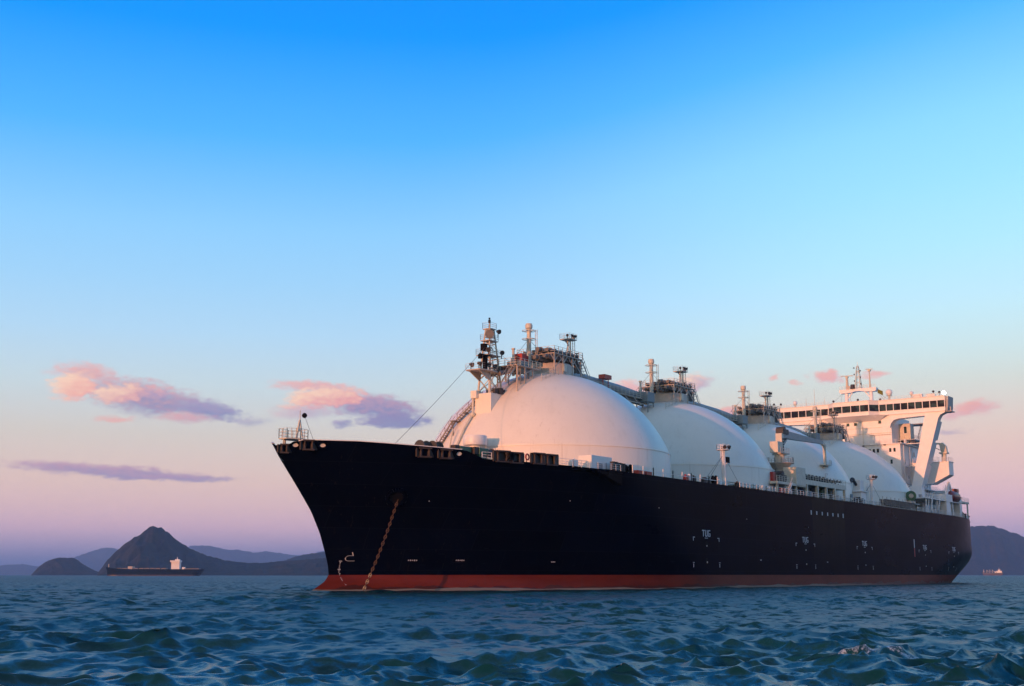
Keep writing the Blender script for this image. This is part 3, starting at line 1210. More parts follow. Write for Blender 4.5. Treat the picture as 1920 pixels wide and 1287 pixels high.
for (x, y, z, s) in ((-17.0, -1.6, 32.6, .5), (-15.6, -1.4, 32.5, .4), (-18.4, -1.5, 32.4, .4), (-16.2, 1.2, 32.7, .6)):
    k = MB()
    k.box(x - s, x + s, y - s * .6, y + s * .6, 32.0, 32.0 + s * 2)
    k.build('equipment_box', 'dark', fm)

# inclined stair up the front of the first cover
mb = MB()
mb.stairs((-19.6, 9.6, 23.6), (-18.6, 7.0, 27.8), 1.1, 12, (1, 0.2, 0))
mb.stairs((-18.4, 6.3, 28.0), (-17.0, 2.2, 32.0), 1.1, 13, (1, 0.2, 0))
mb.box(-19.4, -17.4, 6.1, 7.2, 27.8, 27.95)
for (a, b) in (((-19.0, 8.4, 25.4), (-17.8, 8.0, 25.6)), ((-18.2, 5.0, 29.2), (-16.2, 5.0, 29.2)), ((-19.4, 6.6, 27.8), (-19.2, 6.4, 23.0)), ((-18.0, 3.4, 30.8), (-15.5, 3.4, 30.8))):
    mb.beam(a, b, 0.14)
st = mb.build('tank_stair', 'pipe', ship)
k = MB()
k.rail([(-20.2, 11.6, 22.9), (-19.7, 9.8, 23.5)], 1.1, 1.0, 0.04)
k.build('railing', 'cream', st)
k = MB()
k.path([(-18.3, 3.15, 31.6), (-18.35, 3.15, 28.9), (-20.0, 3.7, 26.3), (-21.5, 4.4, 22.8), (-21.9, 4.8, 19.0)], 0.2, 8)
k.ball((-18.35, 3.15, 28.8), 0.45, 10, 6)
k.build('drain_pipe', 'cream', ship, smooth=True)
k = MB()
k.path([(-20.6, 5.6, 26.3), (-21.4, 5.9, 22.0), (-21.6, 6.0, 19.0)], 0.13, 6)
k.build('drain_pipe', 'cream', ship, smooth=True)

# mushroom ventilator in front of the first cover
mb = MB()
mb.lathe([(1.05, 18.0), (1.05, 22.6), (1.9, 22.75), (1.95, 22.9), (1.95, 24.1), (1.85, 24.3), (0.1, 24.4)], (-24.6, -2.0, 0), 28)
mv = mb.build('mushroom_ventilator', 'white', ship, smooth=True)
k = MB()
for s in (-.25, .25):
    k.beam((-23.4 + s, -3.5, 19.0), (-23.4 + s, -3.5, 23.9), 0.07)
for i in range(14):
    k.beam((-23.65, -3.5, 19.4 + i * .32), (-23.15, -3.5, 19.4 + i * .32), 0.05)
k.build('ladder', 'cream', mv)

# ------------------------------------------------------------------ forecastle fittings
def roller_fairlead(x, zc, w, h, depth=0.9, off=0.12, rollers=3):
    """box frame with upright rollers standing on the shell edge"""
    p, nr = hull_point(x, zc, -1, off)
    t = Vector((0, 0, 1)).cross(nr).normalized() * -1
    if t.x < 0:
        t = -t
    n2 = Vector((nr.x, nr.y, 0)).normalized()
    mb = MB()
    up = Vector((0, 0, 1))
    for s in (-1, 1):
        a = p + t * s * w / 2 - n2 * depth / 2
        mb.beam(a - up * h / 2, a + up * h / 2, 0.22, depth)
    for s in (-1, 1):
        a = p + up * s * h / 2 - n2 * depth / 2
        mb.beam(a - t * w / 2, a + t * w / 2, depth, 0.20)
    f = mb.build('roller_fairlead', 'brown', ship)
    for i in range(rollers):
        if rollers == 3 and i == 1:
            continue
        q = p + t * (i - (rollers - 1) / 2) * w / (rollers + 0.3) - n2 * depth * 0.45
        k = MB()
        k.lathe([(0.30, -h * .42), (0.20, -h * .3), (0.20, h * .3), (0.30, h * .42)], q, 10)
        k.build('roller', 'brown', f, smooth=True)
    q = p - n2 * depth * 0.85
    k = MB()
    k.beam(q - t * w * .45, q + t * w * .45, 0.06, h * .9)
    k.build('back_plate', 'dark', f)
    return f


for (x, z, w, h) in ((-66.0, 19.1, 1.2, 1.1), (-63.9, 19.6, 1.6, 1.25), (-51.0, 19.05, 1.9, 1.2), (-48.3, 18.95, 1.8, 1.2)):
    roller_fairlead(x, z, w, h, off=0.38)
for (x, z, w, h) in ((-40.2, 18.95, 2.4, 1.5), (-38.0, 18.85, 2.2, 1.45), (-34.2, 18.95, 2.2, 1.5), (-31.8, 18.9, 2.2, 1.5)):
    roller_fairlead(x, z, w, h)


def panama_chock(x, z, r=0.42):
    p, nr = hull_point(x, z, -1, 0.05)
    u, v = frame(nr)
    mb = MB()
    prev = None
    for i in range(17):
        a = 2 * math.pi * i / 16
        q = p + u * math.cos(a) * r * 1.25 + v * math.sin(a) * r
        if prev is not None:
            mb.tube(prev, q, 0.14, 0.14, 6)
        prev = q
    o = mb.build('panama_chock', 'hull', ship, smooth=True)
    k = MB()
    k.mesh([p + u * math.cos(2 * math.pi * i / 16) * r * 1.2 + v * math.sin(2 * math.pi * i / 16) * r * .95 for i in range(16)], [tuple(range(16))])
    k.build('lit_hole_disc', 'white', o)  # white disc in place of the light seen in the open hole


for (x, z) in ((-65.1, 19.42), (-62.45, 19.46), (-46.6, 18.95)):
    panama_chock(x, z)

# stem platform with its rail and anchor-ball post
mb = MB()
z0 = 20.35
BP = [(-65.3, -0.6), (-65.3, 0.9), (-63.2, 1.3), (-61.9, 0.8), (-61.9, -1.2), (-63.6, -1.5)]
mb.prism(BP, (z0, z0 + .15), 'z')
for (x, y) in ((-65.1, 0.2), (-63.6, -1.3), (-62.1, -1.0), (-62.1, 0.6), (-64.0, 1.0)):
    mb.beam((x, y, 18.6), (x, y, z0), 0.16)
sp = mb.build('bow_platform', 'cream', ship)
k = MB()
k.rail([(x, y, z0 + .1) for (x, y) in BP + BP[:1]], 1.35, 0.7, 0.035)
k.build('railing', 'cream', sp)
mb = MB()
mb.beam((-62.70, 0.3, z0), (-62.10, 0.2, z0 + 2.9), 0.22)
mb.beam((-61.90, -0.3, z0), (-62.10, 0.2, z0 + 2.9), 0.14)
mb.tube((-62.10, 0.2, z0 + 2.8), (-62.10, 0.2, z0 + 4.2), 0.06, 0.05, 6)
mb.box(-62.60, -62.20, 0.0, .4, z0 + 1.3, z0 + 1.8)
jp = mb.build('jack_staff', 'cream', ship)
k = MB()
k.tube((-61.60, -0.1, z0 + 3.6), (-60.9, -1.6, 19.9), 0.025, 0.025, 4)
k.build('halyard', 'wire', jp)
mb = MB()
mb.ball((-61.55, -0.1, z0 + 3.55), 0.36, 14, 10)
mb.ball((-61.55, -0.1, z0 + 3.55), 0.40, 14, 2)
ab = mb.build('anchor_ball', 'black', None, smooth=True)
tag(ab, 'black round anchor ball hoisted above the bow platform', 'signal ball')
mb = MB()
mb.box(-57.6, -55.4, -6.0, -3.0, 19.2, 20.42)
mb.box(-54.6, -52.0, -7.0, -4.0, 19.0, 20.2)
mb.build('forecastle_locker', 'white', ship, bevel=0.08)
# mooring winches
for (x, y, mat) in ((-49.8, -11.6, 'dark'), (-48.0, -12.4, 'dark')):
    mb = MB()
    for s in (-0.7, 0.7):
        mb.tube((x + s - .06, y, 19.85), (x + s + .06, y, 19.85), 0.95, 0.95, 18)
    mb.tube((x - .7, y, 19.85), (x + .7, y, 19.85), 0.55, 0.55, 14)
    mb.box(x - 1.1, x + 1.1, y - .5, y + .5, 18.3, 19.2)
    mb.build('mooring_winch', mat, ship, smooth=True)
for (x, y, l) in ((-43.2, -13.6, 2.6), (-39.6, -14.2, 2.2)):
    mb = MB()
    mb.box(x - l / 2, x + l / 2, y - .6, y + .6, 19.3, 20.35)
    mb.box(x - l / 2 + .2, x + l / 2 - .2, y - .4, y + .4, 18.2, 19.35)
    g = mb.build('windlass', 'green', ship, bevel=0.08)
    k = MB()
    k.tube((x + l / 2, y - .1, 19.8), (x + l / 2 + 1.4, y - .1, 19.8), 0.55, 0.5, 12)
    k.tube((x + l / 2 + 1.3, y - .1, 19.8), (x + l / 2 + 1.45, y - .1, 19.8), 0.7, 0.7, 12)
    k.build('drum', 'brown', g, smooth=True)
    k = MB()
    k.box(x - l / 2 - 1.0, x - l / 2, y - .45, y + .45, 19.4, 20.4)
    k.build('motor', 'brown', g)


def edge_rail(x0, x1, gap, h=1.05, r=0.045, inset=0.25, side=-1, mat='white', n=None, bars=(1.0, .62, .3)):
    k = max(2, int((x1 - x0) / 6))
    pts = []
    for i in range(k + 1):
        x = x0 + (x1 - x0) * i / k
        z = float(deck_z(x))
        pts.append((x, side * (float(hb(x, z)) - inset), z - .05))
    mb = MB()
    mb.rail(pts, h, gap, r, bars)
    return mb.build('deck_edge_railing', mat, ship)


edge_rail(-43.0, -41.6, 0.7)
edge_rail(-36.8, -35.4, 1.4)
edge_rail(-30.4, -24.0, 1.5)
edge_rail(-12.0, 22.0, 3.2, 1.35, 0.07, bars=(0.5,))
edge_rail(28.0, 46.0, 1.6)
edge_rail(46.0, 62.0, 1.5)
edge_rail(62.0, 86.0, 1.6)
edge_rail(86.0, 106.0, 1.6)
edge_rail(134.0, 158.0, 1.5)
edge_rail(158.0, 198.0, 1.5)
edge_rail(-40.0, 190.0, 3.0, side=1)

# side platform with its bracket on the port bow
mb = MB()
p0, p1 = -27.9, -16.6
ya, yb = -float(hb(-27.9, 18)), -24.3
mb.prism([(p0, ya + .4), (p1, -23.0), (p1, yb - .45), (p1 - 4.4, yb - .5), (p0, ya - .35)], (17.75, 18.05), 'z')
mb.prism([(-24.5, 17.75), (-16.65, 17.75), (-16.65, 15.9)], (-24.55, -23.2), 'y')
bp = mb.build('boarding_platform', 'hull', ship)
k = MB()
k.rail([(p0 + .3, ya - .1, 18.05), (-21.2, -24.4, 18.05), (-16.8, -24.4, 18.05)], 1.0, 1.6, 0.03)
k.build('railing', 'white', bp)
mb = MB()
mb.box(-21.2, -15.0, -21.8, -19.4, 18.0, 20.45)
wl = mb.build('white_deck_locker', 'white', ship, bevel=0.05)
k = MB()
k.box(-19.6, -18.0, -21.86, -21.75, 18.4, 19.3)
k.build('door', 'grey', wl)
for (x, y) in ((-16.5, -23.0), (-14.6, -22.6), (-13.0, -22.4)):
    mb = MB()
    for s in (-.42, .42):
        mb.tube((x + s, y, 18.0), (x + s, y, 19.55), 0.34, 0.34, 10)
        mb.tube((x + s, y, 19.5), (x + s, y, 19.65), 0.42, 0.42, 10)
    mb.build('mooring_bitts', 'dark', ship, smooth=True)


def reel(x, y, r, w, mat='black', zb=None):
    z = float(deck_z(x)) if zb is None else zb
    mb = MB()
    mb.tube((x, y - w / 2, z + r), (x, y - w / 2 + .1, z + r), r, r, 18)
    mb.tube((x, y + w / 2, z + r), (x, y + w / 2 - .1, z + r), r, r, 18)
    mb.tube((x, y - w / 2, z + r), (x, y + w / 2, z + r), r * .55, r * .55, 12)
    mb.beam((x - r, y, z), (x, y, z + r), 0.12)
    mb.beam((x + r, y, z), (x, y, z + r), 0.12)
    return mb.build('hose_reel', mat, ship, smooth=True)


reel(-10.9, -22.4, 0.75, 0.9)
reel(-29.6 - 9.5, -19.0, 0.6, 0.8)
reel(19.6, -22.8, 0.85, 0.7)
reel(92.0, -22.6, 0.7, 0.6)
reel(94.0, -22.8, 0.8, 0.6)
mb = MB()
mb.box(-8.1, -6.0, -22.8, -21.6, 18.0, 18.95)
mb.box(-5.8, -3.9, -22.9, -21.7, 18.0, 18.9)
mb.build('red_fire_locker', 'red', ship, bevel=0.05)
for (x, y, s, mat) in ((-26.0, -21.2, .45, 'white'), (-24.8, -20.8, .6, 'white'), (8.6, -22.6, .5, 'red'), (10.0, -22.6, .55, 'white'), (11.4, -22.7, .5, 'dark'),
                       (15.0, -22.8, .45, 'brown'), (16.0, -22.7, .5, 'dark'), (17.0, -22.8, .42, 'brown'), (29.0, -22.9, .5, 'brown'), (40.2, -22.9, .5, 'white'), (43.0, -22.9, .45, 'white'),
                       (48.8, -23.0, .5, 'red'), (50.2, -23.0, .5, 'red'), (53.6, -23.1, .4, 'white'), (95.6, -22.7, .5, 'dark'), (97.0, -22.7, .6, 'steelblue'), (22.3, -22.4, .5, 'white')):
    mb = MB()
    z = float(deck_z(x)) - .1
    mb.box(x - s, x + s, y - s * .7, y + s * .7, z, z + s * 2.2)
    mb.tube((x, y, z + s * 2.2), (x, y, z + s * 2.6), s * .5, s * .4, 8)
    mb.build('deck_box', mat, ship, bevel=0.04)
# life ring on the forward rail
mb = MB()
prev = None
for i in range(17):
    a = 2 * math.pi * i / 16
    q = Vector((-36.2 + .42 * math.cos(a), -20.05, 19.05 + .42 * math.sin(a)))
    if prev is not None:
        mb.tube(prev, q, 0.11, 0.11, 8)
    prev = q
lr = mb.build('life_ring', 'red', None, smooth=True)
tag(lr, 'red life ring hung on the white rail below the first dome', 'life ring')


# lamp masts along the port side
def lamp_mast(x, y, z1, box):
    z0 = float(deck_z(x)) - .1
    mb = MB()
    mb.tube((x, y, z0), (x, y, z1 - .8), 0.46, 0.36, 14)
    mb.tube((x, y, z0), (x, y, z0 + .5), 0.75, 0.6, 14)
    m_ = mb.build('lamp_mast', 'white', ship, smooth=True)
    k = MB()
    k.tube((x, y, z1 - .95), (x, y, z1 - .8), 0.5, 1.25, 14)
    k.tube((x, y, z1 - .8), (x, y, z1 - .72), 1.25, 1.25, 14)
    k.rail([(x - .9, y - .9, z1 - .7), (x + .9, y - .9, z1 - .7), (x + .9, y + .9, z1 - .7), (x - .9, y + .9, z1 - .7), (x - .9, y - .9, z1 - .7)], 0.9, .9, 0.03)
    k.build('head_platform', 'white', m_, smooth=True)
    for (dx, dy, az) in ((-.8, -.7, 210), (.1, -1.0, 265), (.9, -.6, 320), (.9, .6, 20)):
        k = MB()
        d = Vector((math.cos(R(az)), math.sin(R(az)), -.5)).normalized()
        p = Vector((x + dx, y + dy, z1 - .2))
        k.tube(p - d * .15, p + d * .35, 0.2, 0.36, 10)
        k.build('floodlight', 'dark', m_, smooth=True)
    k = MB()
    for s in (-.2, .2):
        k.beam((x - .75, y + s, z0 + 2.0), (x - .75, y + s, z1 + .3), 0.07)
    for i in range(int((z1 - z0 - 2) / .32)):
        k.beam((x - .75, y - .2, z0 + 2.2 + i * .32), (x - .75, y + .2, z0 + 2.2 + i * .32), 0.05)
    k.build('ladder', 'white', m_)
    for (dx, dy) in ((-6.2, 1.5), (5.2, -0.9), (-2.6, 2.6)):
        k = MB()
        k.tube((x, y, z1 - 1.6), (x + dx, y + dy, z0 + .3), 0.035, 0.035, 4)
        k.build('stay_wire', 'wire', m_)
    if box:
        k = MB()
        k.box(x + .5, x + 1.6, y - .5, y + .5, 22.6, 23.7)
        k.build('loudspeaker_box', 'black', m_)
        k = MB()
        k.box(x + .2, x + 1.7, y - .6, y + .6, 22.4, 22.55)
        k.build('bracket', 'white', m_)


lamp_mast(25.3, -22.0, 25.7, True)
lamp_mast(105.9, -22.0, 25.3, False)

# ------------------------------------------------------------------ hose crane and loading manifold
mb = MB()
cx, cyy = 58.0, -19.3
mb.tube((cx, cyy, 18.0), (cx, cyy, 26.9), 1.25, 1.05, 20)
mb.tube((cx, cyy, 26.7), (cx, cyy, 27.0), 1.6, 1.6, 20)
cr = mb.build('hose_crane', 'cream', ship, smooth=True)
k = MB()
k.tube((cx, cyy, 24.85), (cx, cyy, 25.0), 2.9, 2.9, 20)
k.tube((cx, cyy, 23.6), (cx, cyy, 24.85), 1.3, 2.6, 8, caps=False)
ringp = [(cx + 2.8 * math.cos(2 * math.pi * i / 12), cyy + 2.8 * math.sin(2 * math.pi * i / 12), 25.0) for i in range(13)]
k.rail(ringp, 1.1, 1.5, 0.035)
k.build('platform', 'beige', cr)
k = MB()
k.box(cx - 2.9, cx - .2, cyy - .9, cyy + .9, 27.0, 29.3)
k.box(cx - .2, cx + .9, cyy - .7, cyy + .7, 27.0, 31.2)
k.build('machinery_house', 'cream', cr, bevel=0.06)
k = MB()
k.rail([(cx - 3.0, cyy - 1.5, 27.0), (cx + 1.4, cyy - 1.5, 27.0)], 1.1, 1.0, 0.03)
k.box(cx - 3.1, cx + 1.5, cyy - 1.6, cyy - .9, 26.85, 27.0)
k.build('side_gallery', 'beige', cr)
k = MB()
k.mesh([(cx + .6, cyy - .6, 30.3), (cx + .6, cyy + .6, 30.3), (cx + .6, cyy + .6, 32.0), (cx + .6, cyy - .6, 32.0),
        (82.0, cyy - .35, 31.0), (82.0, cyy + .35, 31.0), (82.0, cyy + .35, 31.7), (82.0, cyy - .35, 31.7)],
       [(3, 2, 1, 0), (4, 5, 6, 7), (0, 1, 5, 4), (1, 2, 6, 5), (2, 3, 7, 6), (3, 0, 4, 7)])
k.beam((cx + .9, cyy, 28.2), (cx + 4.0, cyy, 30.6), 0.45)
k.build('jib', 'grey', cr)
k = MB()
k.box(cx + .3, cx + 3.4, cyy - .8, cyy + .8, 31.2, 32.2)
k.tube((cx + 1.2, cyy - .9, 32.2), (cx + 1.2, cyy + .9, 32.2), .5, .5, 10)
k.build('winch', 'dark', cr)
for i in range(5):
    k = MB()
    k.box(cx + .1, cx + .6, cyy - .76, cyy - .69, 27.6 + i * .55, 27.95 + i * .55)
    k.build('load_figure', 'black', cr)
k = MB()
k.beam((82.0, cyy, 31.3), (83.9, cyy, 30.6), 0.6)
k.tube((83.4, cyy, 31.0), (83.6, cyy, 26.6), 0.40, 0.36, 8)
k.box(82.2, 85.4, cyy - .8, cyy + .8, 26.3, 26.5)
k.rail([(84.2, cyy - .8, 26.5), (85.4, cyy - .8, 26.5), (85.4, cyy + .8, 26.5)], 1.0, .8, 0.035)
k.build('jib_rest', 'cream', cr)
# free-standing jib rest post with ladder landing
k = MB()
k.tube((84.6, -18.6, 18.0), (84.2, -18.9, 26.4), 0.22, 0.2, 8)
k.tube((82.4, -18.6, 18.0), (83.2, -18.9, 26.4), 0.22, 0.2, 8)
k.box(82.0, 85.6, -19.8, -17.6, 23.3, 23.45)
k.beam((82.4, -18.8, 20.2), (84.6, -18.8, 23.0), 0.12)
k.rail([(82.0, -19.8, 23.45), (85.6, -19.8, 23.45)], 1.0, 1.2, 0.035)
k.build('jib_rest_trestle', 'beige', ship)

mz = 20.55
mb = MB()
mb.box(47.0, 61.8, -23.2, -18.0, mz - .5, mz)
mb.box(61.8, 85.4, -23.2, -18.5, 20.75, 21.75)
for x in (62.6, 68.5, 73.6, 78.6, 84.6):
    for y in (-23.0, -19.0):
        mb.box(x - .25, x + .25, y - .25, y + .25, 17.9, 20.8)
for x in (48.0, 53.5, 57.6):
    mb.box(x - .2, x + .2, -22.9, -22.5, 17.9, mz - .4)
mp = mb.build('manifold_platform', 'cream', ship)
k = MB()
k.box(56.6, 61.7, -23.3, -20.4, mz - .3, 24.0)
k.build('control_cabin', 'cream', mp, bevel=0.06)
k = MB()
k.rail([(61.9, -23.1, 21.75), (85.3, -23.1, 21.75)], 1.15, 1.5, 0.035)
k.rail([(47.0, -23.1, mz), (56.5, -23.1, mz)], 1.1, 1.4, 0.035)
k.build('railing', 'cream', mp)
for i in range(11):
    x = 62.9 + i * 2.05
    r = 0.50 if i < 6 else 0.30
    k = MB()
    k.tube((x, -22.6, 22.5), (x, -18.6, 22.5), r * .62, r * .62, 12)
    k.tube((x, -22.85, 22.5), (x, -22.6, 22.5), r, r, 14)
    k.tube((x, -21.7, 22.5), (x, -21.5, 22.5), r * 1.05, r * 1.05, 14)
    k.tube((x, -22.2, 21.7), (x, -22.2, 22.1), .16, .16, 6)
    k.build('loading_pipe', 'dark', mp, smooth=True)
k = MB()
k.stairs((51.0, -23.3, 18.1), (53.4, -23.3, mz), 0.9, 9, (0, 1, 0))
k.build('stair', 'white', mp)
k = MB()
k.beam((47.2, -22.9, mz), (47.2, -22.9, mz + 2.4), .12)
k.beam((47.2, -22.9, mz), (50.6, -22.9, mz + 1.9), .12)
k.box(50.0, 53.8, -22.4, -20.4, mz + .2, mz + 1.5)
k.tube((51.6, -22.6, mz + 1.8), (51.6, -20.8, mz + 1.8), .55, .55, 12)
k.build('hose_winch', 'dark', mp)
k = MB()
k.box(48.0, 49.0, -22.0, -21.0, mz, mz + 1.9)
k.build('red_hose_box', 'red', mp)
for (x, mat) in ((64.5, 'dark'), (66.6, 'grey'), (70.6, 'dark'), (75.4, 'green'), (77.0, 'green'), (80.6, 'steelblue'), (82.6, 'beige')):
    k = MB()
    k.tube((x, -21.2, 17.9), (x, -21.2, 20.4), .55, .5, 10)
    k.box(x - .8, x + .8, -22.2, -20.6, 18.4, 19.6)
    k.build('pump_unit', mat, mp, smooth=True)
mb = MB()
mb.box(62.0, 86.0, -18.6, -18.4, 17.9, 20.7)
mb.build('screen_bulkhead', 'dark', ship)

# provision post crane abaft the manifold
mb = MB()
mb.box(100.2, 103.6, -21.4, -18.8, 17.9, 21.3)
mb.box(99.6, 104.2, -21.8, -18.4, 21.3, 21.5)
mb.box(100.8, 103.2, -21.0, -19.2, 21.5, 24.1)
pc = mb.build('davit_house', 'white', ship, bevel=0.06)
k = MB()
k.path([(100.9, -20.0, 23.0), (99.2, -20.0, 24.0), (97.2, -20.0, 23.6), (96.2, -20.0, 21.6), (94.8, -20.0, 21.0)], 0.34, 8)
k.ball((98.6, -20.0, 24.0), .6, 10, 6)
k.build('davit_arm', 'dark', pc, smooth=True)
k = MB()
for s in (0, 1.2):
    k.beam((104.3 + s, -21.2, 18.0), (104.3 + s, -21.2, 23.6), 0.08)
for i in range(17):
    k.beam((104.3, -21.2, 18.3 + i * .32), (105.5, -21.2, 18.3 + i * .32), 0.05)
k.build('ladder', 'white', pc)
mb = MB()
mb.box(93.0, 94.4, -21.6, -20.4, 18.0, 20.4)
mb.build('vent_cowl', 'steelblue', ship, bevel=0.1)
mb = MB()
mb.box(94.8, 97.0, -21.8, -20.8, 18.0, 19.7)
mb.build('red_fire_locker', 'red', ship, bevel=0.05)

# stowed accommodation ladder
mb = MB()
for z in (18.75, 19.95):
    for y in (-23.9, -22.7):
        mb.beam((109.0, y, z), (132.0, y, z), 0.16)
for i in range(24):
    x = 109.0 + i
    for y in (-23.9, -22.7):
        mb.beam((x, y, 18.75), (x, y, 19.95), 0.10)
mb.box(109.0, 132.0, -23.75, -22.85, 19.0, 19.9)
gw = mb.build('accommodation_ladder', 'pipe', ship)
k = MB()
for i in range(9):
    x = 108.2 + i * 3.0
    k.beam((x, -23.7, 18.0), (x, -23.7, 20.6), 0.14)
    k.beam((x, -23.7, 18.1), (x + 1.3, -22.6, 19.0), 0.12)
k.box(107.6, 133.0, -23.6, -22.4, 18.2, 18.45)
k.build('cradle', 'beige', gw)
mb = MB()
mb.tube((133.6, -22.6, 22.0), (136.8, -21.0, 22.0), 1.3, 1.3, 18)
gr = mb.build('rope_reel', 'green', ship, smooth=True)
k = MB()
k.tube((133.2, -22.8, 22.0), (133.6, -22.6, 22.0), 0.55, 0.6, 14)
k.build('end_cap', 'beige', gr, smooth=True)
k = MB()
k.box(133.4, 137.0, -22.6, -20.8, 20.2, 20.8)
k.box(130.0, 140.0, -22.8, -20.4, 20.0, 20.2)
for x in (131.0, 135.0, 139.0):
    k.beam((x, -22.4, 18.0), (x, -22.4, 20.0), .2)
k.build('stand', 'beige', gr)
# pipes low along the port side of the covers
mb = MB()
for (y, z, r) in ((-22.05, 18.7, .22), (-22.3, 19.15, .14)):
    mb.tube((20.0, y, z), (46.0, y, z), r, r, 8)
    mb.tube((86.0, y, z), (130.0, y, z), r, r, 8)
mb.build('deck_pipe_run', 'cream', ship, smooth=True)

# ------------------------------------------------------------------ superstructure
def window(parent, x, y, z, w, h, axis='x', mat='glass'):
    """rectangular window with a frame and a pane, set on a front (axis x) or port side (axis y) wall"""
    k = MB()
    if axis == 'x':
        for s in (-1, 1):
            k.box(x - .06, x + .05, y + s * w / 2 - .05, y + s * w / 2 + .05, z - h / 2 - .05, z + h / 2 + .05)
            k.box(x - .06, x + .05, y - w / 2 + .05, y + w / 2 - .05, z + s * h / 2 - .05, z + s * h / 2 + .05)
    else:
        for s in (-1, 1):
            k.box(x + s * w / 2 - .05, x + s * w / 2 + .05, y - .06, y + .05, z - h / 2 - .05, z + h / 2 + .05)
            k.box(x - w / 2 + .05, x + w / 2 - .05, y - .06, y + .05, z + s * h / 2 - .05, z + s * h / 2 + .05)
    k.build('window_frame', 'white', parent)
    k = MB()
    if axis == 'x':
        k.box(x - .02, x + .05, y - w / 2 + .05, y + w / 2 - .05, z - h / 2 + .05, z + h / 2 - .05)
    else:
        k.box(x - w / 2 + .05, x + w / 2 - .05, y - .02, y + .05, z - h / 2 + .05, z + h / 2 - .05)
    k.build('window_pane', mat, parent)


mb = MB()
mb.box(160.0, 187.0, -12.2, 12.2, 18.0, 38.2)
low = mb.build('lower_deckhouse', 'white', ship, bevel=0.05)
mb = MB()
mb.box(159.3, 187.6, -12.9, 12.9, 38.2, 38.4)
mb.build('roof_ledge', 'white', low)
for z in (22.2, 26.2, 30.2, 34.2):
    k = MB()
    k.box(159.86, 159.98, -12.25, 12.25, z, z + .12)
    k.box(160.0, 187.0, -12.32, -12.22, z, z + .12)
    k.build('deck_seam', 'white', low)
for y in (-3.6, -4.75, -5.9, -9.4, -10.6, 3.6, 4.75, 5.9):
    window(low, 159.95, y, 36.55, .72, 1.15)
for y in (-9.6, -4.0, 0.0):
    window(low, 159.95, y, 33.3, .72, 1.25)
for (x, z, w, h) in ((172.0, 36.0, 1.0, 1.4), (176.5, 36.0, 1.1, 1.6), (163.6, 33.4, .6, 1.2), (172.4, 32.6, 1.3, 1.3), (172.0, 29.0, .6, .9), (181.0, 33.0, 1.0, 2.4), (180.0, 28.6, 1.0, 3.0), (166.0, 29.2, .7, .9), (166.5, 25.0, .8, 1.9), (174.0, 24.8, .8, 1.9)):
    window(low, x, -12.2, z, w, h, 'y')
k = MB()
k.path([(167.5, -12.45, 38.0), (167.5, -12.45, 20.0)], 0.14, 8)
k.path([(161.0, -12.45, 27.6), (168.0, -12.45, 27.3)], 0.10, 8)
k.build('downpipe', 'white', low, smooth=True)
k = MB()
for i in range(7):
    x = 163.2 + i * 2.0
    k.box(x, x + .14, -13.0, -12.3, 38.4, 39.6)
k.rail([(162.0, -12.8, 38.4), (187.0, -12.8, 38.4)], 1.2, 1.5, 0.05)
k.build('railing', 'white', low)
for (x, c_) in ((171.5, 'red'), (177.0, 'red')):
    k = MB()
    k.tube((x - .45, -12.9, 39.1), (x + .45, -12.9, 39.1), .4, .4, 12)
    k.build('life_ring_box', c_, low, smooth=True)

# galleries, doors and pipes on the port side of the lower house
for z in (26.3, 30.3, 34.3):
    k = MB()
    k.box(174.0, 187.6, -14.0, -12.3, z, z + .14)
    k.rail([(174.0, -13.9, z + .14), (187.5, -13.9, z + .14)], 1.05, 1.4, .035)
    k.build('side_gallery', 'white', low)
    k = MB()
    k.stairs((177.0, -13.4, z - 3.9), (180.4, -13.4, z), .7, 9, (0, 1, 0))
    k.build('gallery_stair', 'grey', low)
for (x, z) in ((170.2, 22.5), (176.0, 26.5), (183.4, 30.5), (176.0, 34.5), (163.2, 22.5)):
    k = MB()
    k.box(x - .42, x + .42, -12.28, -12.18, z, z + 1.95)
    k.build('door', 'grey', low)
for (x, z0_, z1_, r_) in ((162.0, 22.0, 38.0, .09), (169.6, 20.0, 38.0, .12), (170.1, 20.0, 34.0, .08), (184.6, 19.0, 38.0, .16)):
    k = MB()
    k.tube((x, -12.45, z0_), (x, -12.45, z1_), r_, r_, 6)
    k.build('vent_pipe', 'white', low)
k = MB()
k.rail([(159.4, 12.6, 38.4), (159.4, -12.6, 38.4)], 1.05, 1.5, .03)
k.build('front_railing', 'white', low)
for y in (-8.0, -2.0, 4.0, 8.0):
    k = MB()
    k.box(159.2, 159.6, y - .25, y + .25, 37.9, 38.15)
    k.build('wall_lamp', 'dark', low)
rg = random.Random(5)
for i in range(26):
    x = rg.uniform(140, 182)
    y = rg.uniform(-22.3, -15.5)
    h = rg.uniform(.8, 2.6)
    z = 18.0 if i % 2 else 22.3
    if z > 20 and not (147 < x < 179 and y < -13):
        z = 18.0
    k = MB()
    if i % 3:
        k.tube((x, y, z), (x, y, z + h), .16, .16, 8)
        k.tube((x, y, z + h), (x + .35, y - .2, z + h + .12), .24, .24, 8)
        k.build('vent_pipe', ('white', 'beige', 'grey')[i % 3], ship, smooth=True)
    else:
        k.box(x - .5, x + .5, y - .35, y + .35, z, z + h * .6)
        k.build('deck_box', ('white', 'dark', 'grey', 'beige')[i % 4], ship, bevel=.04)

